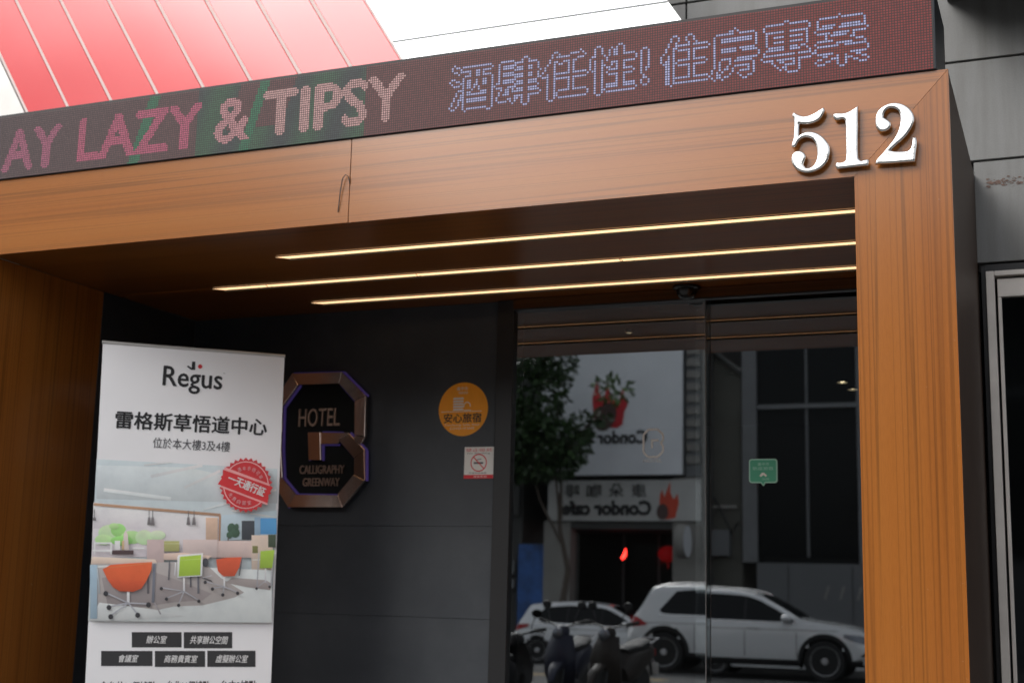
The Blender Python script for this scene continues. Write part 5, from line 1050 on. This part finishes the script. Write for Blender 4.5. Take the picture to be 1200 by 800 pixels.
    MB().tube([(-0.92, 0, 0.66), (-1.0, 0, 0.38)], 0.02, 6).build('plate_bracket', 'car_plastic', t)
    MB().tube([(-0.10, 0.11, 0.24), (-0.5, 0.14, 0.25), (-0.9, 0.15, 0.34)], [0.02, 0.045, 0.05], 10).build('exhaust', 'dark_metal', t, smooth=True)
    MB().tube([(-0.25, -0.1, 0.28), (-0.3, -0.2, 0.02)], 0.012, 6).build('side_stand', 'dark_metal', t)
    MB().tube([(-0.62, -0.14, 0.80), (-0.95, -0.12, 0.86), (-0.97, 0.12, 0.86), (-0.62, 0.14, 0.80)], 0.011, 6).build('grab_rail', 'alloy', t, smooth=True)
    return t
def disc(c, ry, rz_, th, n=16):
    V_ = [(c[0] - th / 2, c[1] + ry * math.cos(2 * math.pi * k / n), c[2] + rz_ * math.sin(2 * math.pi * k / n)) for k in range(n)] + [(c[0] + th / 2, c[1] + ry * 0.8 * math.cos(2 * math.pi * k / n), c[2] + rz_ * 0.8 * math.sin(2 * math.pi * k / n)) for k in range(n)]
    return V_, [tuple(range(n)), tuple(range(2 * n - 1, n - 1, -1))] + [(k, (k + 1) % n, (k + 1) % n + n, k + n) for k in range(n)]
scooter('navy scooter with tall mirrors, left of the two whose handlebars show in the doors', (-5.66, -7.75, 0.0), 84, 'scooter_navy', 22, 'lamp_glass')
scooter('dark brown scooter with bright chrome headlamp, in front of the rear wheel of the SUV', (-4.98, -7.75, 0.0), 96, 'scooter_brown', 10, 'lamp_glass')
scooter('black scooter at the left edge of the glass doors, only its seat showing', (-6.25, -7.15, -0.12), 265, 'scooter_black', 0, 'lamp_glass')

# ------------------------------------------------------------------ street tree
def tree(label, loc, limbs, clumps, nleaf, seed, trunk):
    rnd = random.Random(seed)
    t = thing('street_tree', label, 'tree', loc)
    MB().tube(trunk, [0.11 - 0.07 * i / (len(trunk) - 1) for i in range(len(trunk))], 10).build('trunk', 'bark', t, smooth=True)
    lm = MB()
    for l in limbs: lm.tube(l, [0.045 - 0.033 * i / (len(l) - 1) for i in range(len(l))], 6)
    lm.build('limbs', 'bark', t, smooth=True)
    cr = MB(); tot = sum(c[3] * c[4] * c[5] for c in clumps)
    for cx, cy, cz, rx, ry, rz_ in clumps:
        shade = 0.75 + 0.5 * rnd.random()
        for k in range(int(nleaf * rx * ry * rz_ / tot)):
            while True:
                q = Vector((rnd.uniform(-1, 1), rnd.uniform(-1, 1), rnd.uniform(-1, 1)))
                if 0.25 < q.length < 1.0 + 0.18 * rnd.random(): break
            c = Vector((cx + q.x * rx, cy + q.y * ry, cz + q.z * rz_))
            d_ = (q + Vector((rnd.gauss(0, 0.5), rnd.gauss(0, 0.5), rnd.gauss(0, 0.5) - 0.2))).normalized()
            s_ = Vector((rnd.gauss(0, 1), rnd.gauss(0, 1), rnd.gauss(0, 1))); s_ = (s_ - d_ * s_.dot(d_)).normalized()
            l_ = rnd.uniform(0.15, 0.27); w_ = l_ * 0.24
            g_ = shade * rnd.uniform(0.6, 1.5)
            col = (0.055 * g_, 0.100 * g_, 0.022 * g_) if cx > 1.2 else (0.030 * g_, 0.062 * g_, 0.018 * g_)
            cr.raw([c, c + d_ * l_ * 0.5 + s_ * w_, c + d_ * l_, c + d_ * l_ * 0.5 - s_ * w_], [(0, 1, 2, 3)], col)
    cr.build('crown', 'leaf', t)
    return t
tree('dark leafy street tree partly hiding the big white cafe sign', (-12.2, -24.9, -0.2),
    [[(0, 0, 2.9), (-0.6, 0, 4.0), (-1.0, 0.1, 5.3)], [(0, 0, 3.2), (-0.1, 0.2, 4.6), (0.5, 0.3, 5.8)], [(0, 0, 3.5), (-0.1, -0.2, 5.5), (-0.3, 0, 7.2)], [(0.7, 0.2, 5.9), (1.15, 0.3, 6.15), (1.5, 0.3, 6.6)]],
    [(-0.8, 0, 5.1, 0.85, 0.7, 0.55), (-0.35, 0.1, 5.35, 0.8, 0.8, 0.75), (0.2, 0.2, 5.5, 0.6, 0.6, 0.5), (0.65, 0.2, 5.95, 0.40, 0.5, 0.26), (0.0, 0.1, 5.0, 0.5, 0.5, 0.35), (-0.7, 0, 6.9, 0.75, 0.7, 0.9), (-0.25, 0, 7.7, 0.5, 0.5, 0.5), (-1.1, 0.0, 7.8, 0.8, 0.6, 0.7), (1.50, 0.3, 6.85, 0.46, 0.35, 0.33), (-1.3, 0, 5.9, 0.7, 0.6, 0.8), (-1.9, 0.0, 4.9, 0.6, 0.6, 0.6), (-2.3, 0.0, 6.0, 0.9, 0.7, 1.3), (1.0, 0.2, 6.15, 0.35, 0.3, 0.18), (-1.2, 0.2, 5.4, 0.9, 0.6, 0.9)], 7500, 3,
    [(0.1, 0, 0), (0.06, 0, 1.2), (0.22, 0, 2.2), (-0.02, 0, 3.2), (-0.1, 0, 4.2)])

# ------------------------------------------------------------------ buildings across the road
FYB = -27.67   # cafe frontage
def wpart(mb, n, mt, par, **k):
    o = mb.build(n, mt, par, **k); o.location = (-par.location.x, -par.location.y, -par.location.z); return o
cb = thing('cafe_building', 'cafe building across the road with a recessed dark shopfront, seen mirrored in the doors', 'building', (-11.5, FYB, -0.2))
wpart(MB().box(-14.6, -8.95, FYB - 9, FYB - 0.3, 4.62, 10.2), 'upper_wall', 'dark_concrete', cb)
wpart(MB().box(-13.75, -12.95, FYB - 0.5, FYB, -0.2, 3.4), 'pillar', 'concrete', cb, bevel=0.01)
wpart(MB().box(-9.95, -9.10, FYB - 0.5, FYB, -0.2, 4.62), 'pillar', 'concrete', cb, bevel=0.01)
wpart(MB().box(-13.75, -9.1, FYB - 3.2, FYB - 3.0, -0.2, 3.4), 'shop_wall', 'shop_black', cb)
wpart(MB().box(-13.75, -9.1, FYB - 3.0, FYB - 0.02, 3.2, 3.4), 'arcade_ceiling', 'dark_concrete', cb)
wpart(MB().box(-14.6, -8.96, FYB - 3.2, FYB - 3.0, 3.4, 4.62).box(-9.09, -8.96, FYB - 3.0, FYB - 0.31, -0.2, 4.62), 'infill_wall', 'dark_concrete', cb)
for x in (-12.3, -11.2, -10.3): wpart(MB().box(x - 0.03, x + 0.03, FYB - 2.99, FYB - 2.93, -0.2, 3.2), 'door_mullion', 'frame_grey', cb)
for xa, xb in ((-12.25, -11.25), (-11.15, -10.35)): wpart(MB().box(xa, xb, FYB - 2.98, FYB - 2.95, 0.0, 2.9), 'shop_window', 'window_dark', cb)
for k in range(11):   # louvre tower right of the sign
    wpart(MB().box(-9.55, -9.16, FYB - 0.02, FYB + 0.06, 5.0 + k * 0.34, 5.2 + k * 0.34), 'louvre', 'concrete', cb)
wpart(MB().box(-9.58, -9.12, FYB - 0.299, FYB - 0.021, 4.64, 9.9), 'louvre_wall', 'tile_grey', cb)
wpart(MB().tube([(-9.05, FYB + 0.05, 0), (-9.05, FYB + 0.05, 9)], 0.05, 8), 'drain_pipe', 'concrete', cb, smooth=True)
bsn = thing('cafe_signboard', 'large white cafe signboard with red flame and coffee bean emblem, above the shopfront', 'sign', (-11.7, FYB + 0.25, 4.67))
def sb(mb, n, mt, **k):
    o = mb.build(n, mt, bsn, **k); o.location = (11.7, -FYB - 0.25, -4.67); return o
wpart(MB().box(-13.85, -9.6, FYB - 0.29, FYB + 0.20, 4.67, 8.33), 'box', 'tile_grey', bsn)
for xa, xb in ((-13.84, -12.75), (-12.745, -11.68), (-11.675, -10.62), (-10.615, -9.61)):
    wpart(MB().box(xa, xb, FYB + 0.201, FYB + 0.24, 4.68, 8.32), 'face_panel', 'sign_white', bsn)
YF = FYB + 0.245
def mir(pts): return pts
# lettering faces +y (towards the road): built mirrored in x
def road_text(body, x_left, x_right, z0, z1, y, mat, par, bold=0.03):
    pts, fs = fit_text(body, -x_left, z0, -x_right, z1, bold=bold if body.isascii() else 0.0)
    me = bpy.data.meshes.new('lettering'); me.from_pydata([(-x - par.location.x, y - par.location.y, z - par.location.z) for x, z in pts], [], [f[::-1] for f in fs])
    bm = bmesh.new(); bm.from_mesh(me); r_ = bmesh.ops.extrude_face_region(bm, geom=bm.faces[:])
    bmesh.ops.translate(bm, verts=[e for e in r_['geom'] if isinstance(e, bmesh.types.BMVert)], vec=(0, 0.02, 0)); bmesh.ops.recalc_face_normals(bm, faces=bm.faces); bm.to_mesh(me); bm.free()
    return link('lettering', me, mat, par)
# viewed from the road the text starts at the larger x
road_text('Condor cafe', -10.62, -12.95, 5.55, 5.93, YF, 'black_ink', bsn)
flame = [(-12.20, 6.3), (-12.25, 6.9), (-12.12, 7.35), (-12.02, 6.95), (-11.90, 6.85), (-11.80, 7.30), (-11.72, 7.0), (-11.58, 6.75), (-11.45, 6.72), (-11.36, 7.12), (-11.20, 6.65), (-11.30, 6.45), (-11.34, 6.1), (-11.5, 6.0), (-11.8, 6.05)]
wpart(MB().slab(flame, YF, YF + 0.015), 'flame', 'flame_red', bsn)
bean = [(-11.85 + 0.30 * math.cos(a) * math.cos(0.5) - 0.42 * math.sin(a) * math.sin(-0.5), 6.32 + 0.42 * math.sin(a) * math.cos(-0.5) + 0.30 * math.cos(a) * math.sin(-0.5)) for a in [2 * math.pi * i / 24 for i in range(24)]]
wpart(MB().slab(bean, YF + 0.016, YF + 0.03), 'coffee_bean', 'bean_brown', bsn)
for x in (-13.25, -11.95): # floodlight brackets above the sign
    wpart(MB().box(x - 0.22, x + 0.22, FYB + 0.5, FYB + 0.75, 8.36, 8.5), 'floodlight', 'black_frame', bsn)
    wpart(MB().tube([(x, FYB + 0.2, 8.36), (x, FYB + 0.55, 8.45)], 0.02, 6), 'floodlight_arm', 'black_frame', bsn)
fs_ = thing('cafe_fascia_sign', 'lower white fascia sign of the cafe with Chinese name and orange flame', 'sign', (-11.4, FYB + 0.05, 3.41))
wpart(MB().box(-13.6, -9.12, FYB + 0.001, FYB + 0.12, 3.41, 4.55), 'board', 'fascia_white', fs_, bevel=0.01)
road_text('Condor cafe', -10.52, -13.15, 3.56, 3.98, FYB + 0.122, 'black_ink', fs_, 0.045)
for i, ch in enumerate('康朵咖啡'):
    xr = -10.68 - i * 0.66; road_text(ch, xr, xr - 0.42, 4.07, 4.44, FYB + 0.122, 'black_ink', fs_, 0.03)
fl2 = [(-10.30, 3.55), (-10.28, 4.1), (-10.22, 4.28), (-10.15, 4.05), (-10.08, 4.25), (-9.98, 4.50), (-9.98, 4.18), (-9.88, 4.0), (-9.78, 4.18), (-9.74, 3.9), (-9.84, 3.5), (-10.1, 3.45)]
wpart(MB().slab(fl2, FYB + 0.122, FYB + 0.132), 'flame', 'flame_orange', fs_)
wpart(MB().slab([(-10.2 + 0.17 * math.cos(a), 3.66 + 0.22 * math.sin(a)) for a in [2 * math.pi * i / 18 for i in range(18)]], FYB + 0.133, FYB + 0.143), 'coffee_bean', 'bean_brown', fs_)
rs = thing('round_sign', 'round white light box sign sticking out from the cafe pillar', 'sign', (-9.52, FYB + 0.001, 2.85))
MB().lathe([(0.44, -0.13), (0.46, -0.10), (0.46, 0.10), (0.44, 0.13)], (0, 0.5, 0), 'X', 32).build('drum', 'concrete', rs, smooth=True)
MB().lathe([(0.42, 0.131), (0.42, 0.135)], (0, 0.5, 0), 'X', 32).build('face', 'sign_white', rs)
MB().lathe([(0.42, -0.135), (0.42, -0.131)], (0, 0.5, 0), 'X', 32).build('face', 'sign_white', rs)
MB().tube([(0, 0.0, 0.0), (0, 0.06, 0.0)], 0.03, 8).build('bracket', 'black_frame', rs)
for x, z, mt, lab in ((-10.36, 2.55, 'lantern_red', 'dim red paper lantern inside the cafe doorway, on the right in the reflection'),):
    ln = thing('red_lantern', lab, 'lantern', (x, FYB - 1.0, z))
    MB().lathe([(0.10, -0.22), (0.24, -0.14), (0.30, 0), (0.24, 0.14), (0.10, 0.22)], n=20).build('paper_ball', mt, ln, smooth=True)
    MB().lathe([(0.10, 0.22), (0.10, 0.25)], n=12).build('top_cap', 'black_frame', ln)
    MB().tube([(0, 0, 0.25), (0, 0, 3.2 - z)], 0.008, 5).build('cord', 'black_frame', ln)
    MB().tube([(0, 0, -0.22), (0, 0, -0.40)], 0.02, 6).build('tassel', mt, ln)
nl = thing('red_lamp', 'small bright red lamp glowing in the dark cafe doorway', 'lamp', (-11.62, FYB - 1.0, 2.5))
MB().tube([(0, 0, 0.18), (-0.02, 0.0, 0.02), (-0.10, 0, -0.10)], [0.015, 0.05, 0.045], 8).build('bulb', 'neon_red', nl, smooth=True)
MB().tube([(0, 0, 0.19), (0, 0, 0.7)], 0.008, 5).build('cord', 'black_frame', nl)
# left neighbour with blue poster
lb = thing('corner_shop_building', 'dark low building left of the cafe with a blue poster at street level', 'building', (-20, -28.0, -0.2))
wpart(MB().box(-26, -14.62, -38, -28.17, -0.2, 8.6), 'wall', 'dark_concrete', lb)
for k in range(4): wpart(MB().box(-25 + k * 2.6, -23 + k * 2.6, -28.16, -28.1, 5.0, 7.2), 'window', 'window_dark', lb)
wpart(MB().box(-25.8, -14.7, -28.16, -28.05, 3.6, 4.5), 'shop_sign', 'dark_concrete', lb)
bp_ = thing('blue_poster', 'tall blue advertising poster beside the cafe pillar', 'poster', (-14.1, FYB + 0.0, 0.9))
wpart(MB().box(-14.62, -13.80, FYB - 0.3, FYB - 0.24, 0.2, 2.75), 'print', 'blue_poster', bp_)
wpart(MB().box(-14.66, -13.76, FYB - 0.36, FYB - 0.301, -0.2, 2.79), 'frame', 'black_frame', bp_)
wpart(MB().box(-15.6, -14.75, FYB - 0.36, FYB - 0.30, 1.9, 2.3), 'notice', 'tile_grey', lb)
wpart(MB().box(-15.6, -14.75, FYB - 0.36, FYB - 0.30, 1.5, 1.75), 'notice', 'tile_grey', lb)
ab = thing('apartment_block', 'plain grey apartment block across the road, farther left than the corner shop', 'building', (-30, -30, -0.2))
wpart(MB().box(-36, -21.5, -42, -30, -0.2, 15), 'wall', 'dark_concrete', ab)
for fz in range(4):
    for k in range(5): wpart(MB().box(-35.2 + k * 2.8, -33.4 + k * 2.8, -29.99, -29.9, 2.2 + fz * 3.1, 3.8 + fz * 3.1), 'window', 'window_dark', ab)
# gable wall and dark glass building on the right
gb = thing('gable_building', 'narrow olive grey house with sloping roofline between cafe and dark glass building', 'building', (-8.6, -28.17, -0.2))
wpart(MB().slab([(-9.09, -0.2), (-8.16, -0.2), (-8.16, 7.6), (-9.09, 8.4)], -36, -28.2), 'wall', 'olive_wall', gb)
wpart(MB().slab([(-9.09, 8.42), (-8.16, 7.62), (-8.16, 7.72), (-9.09, 8.52)], -36, -28.0), 'roof_edge', 'dark_concrete', gb)
wpart(MB().box(-9.0, -8.3, -28.19, -28.1, 3.9, 3.98), 'ledge', 'concrete', gb)
wpart(MB().box(-8.95, -8.45, -28.19, -27.9, 2.6, 3.3), 'meter_box', 'frame_grey', gb)
wpart(MB().tube([(-8.9, -28.0, 4.2), (-8.6, -27.9, 3.7), (-8.4, -28.0, 3.2), (-8.2, -27.9, 3.5)], 0.03, 6), 'cable', 'black_frame', gb)
ob = thing('glass_office_building', 'dark glass building with grey mullions on the right of the reflection', 'building', (-3, -28.17, -0.2))
wpart(MB().box(-7.76, 16, -40, -28.3, 2.42, 11.3), 'core', 'shop_black', ob)
for x in (-8.12, -5.0, -1.9, 1.2, 4.3, 7.4, 10.5): wpart(MB().box(x, x + 0.40, -28.32, -28.1, 2.44, 11.4), 'pier', 'tile_grey', ob)
for fz in range(2):
    z0 = 2.6 + fz * 4.15
    for x in (-7.72, -4.6, -1.5, 1.6, 4.7, 7.8):
        for q in range(2):
            wpart(MB().box(x + q * 1.36 + 0.02, x + (q + 1) * 1.36 - 0.02, -28.29, -28.26, z0, z0 + 4.02), 'window', 'window_dark', ob)
        wpart(MB().box(x + 1.33, x + 1.40, -28.259, -28.2, z0, z0 + 4.02), 'mullion', 'frame_grey', ob)
    wpart(MB().box(-7.71, 16, -28.259, -28.14, z0 + 4.03, z0 + 4.15), 'transom', 'tile_grey', ob)
wpart(MB().box(-7.74, 16, -28.6, -28.12, -0.2, 2.43), 'plinth_wall', 'frame_grey', ob)
for x in (-6.9, -5.2, -3.5): wpart(MB().box(x, x + 0.02, -28.119, -28.11, -0.1, 2.35), 'joint', 'black_frame', ob)
for i, x in enumerate((-5.95, -5.55, -5.1)): wpart(MB().slab([(x, 1.5), (x + 0.06, 1.5), (x + 0.16, 1.85), (x + 0.10, 1.85)], -28.118, -28.10), 'wall_mark', 'concrete', ob)
# further roofs
rb = thing('high_rise_building', 'pale high-rise block farther left across the road', 'building', (-44, -40, 0))
wpart(MB().box(-60, -36, -60, -34, 0, 26), 'wall', 'concrete', rb)
for fz in range(7):
    for k in range(7): wpart(MB().box(-59 + k * 3.3, -57 + k * 3.3, -33.99, -33.9, 2 + fz * 3.3, 4 + fz * 3.3), 'window', 'window_dark', rb)

# ------------------------------------------------------------------ the far side of the street lies SH farther
for ob_ in list(scene.objects):
    if ob_.parent is None and ob_.type in ('EMPTY', 'MESH') and ob_.location.y < -6: ob_.location.y += SH
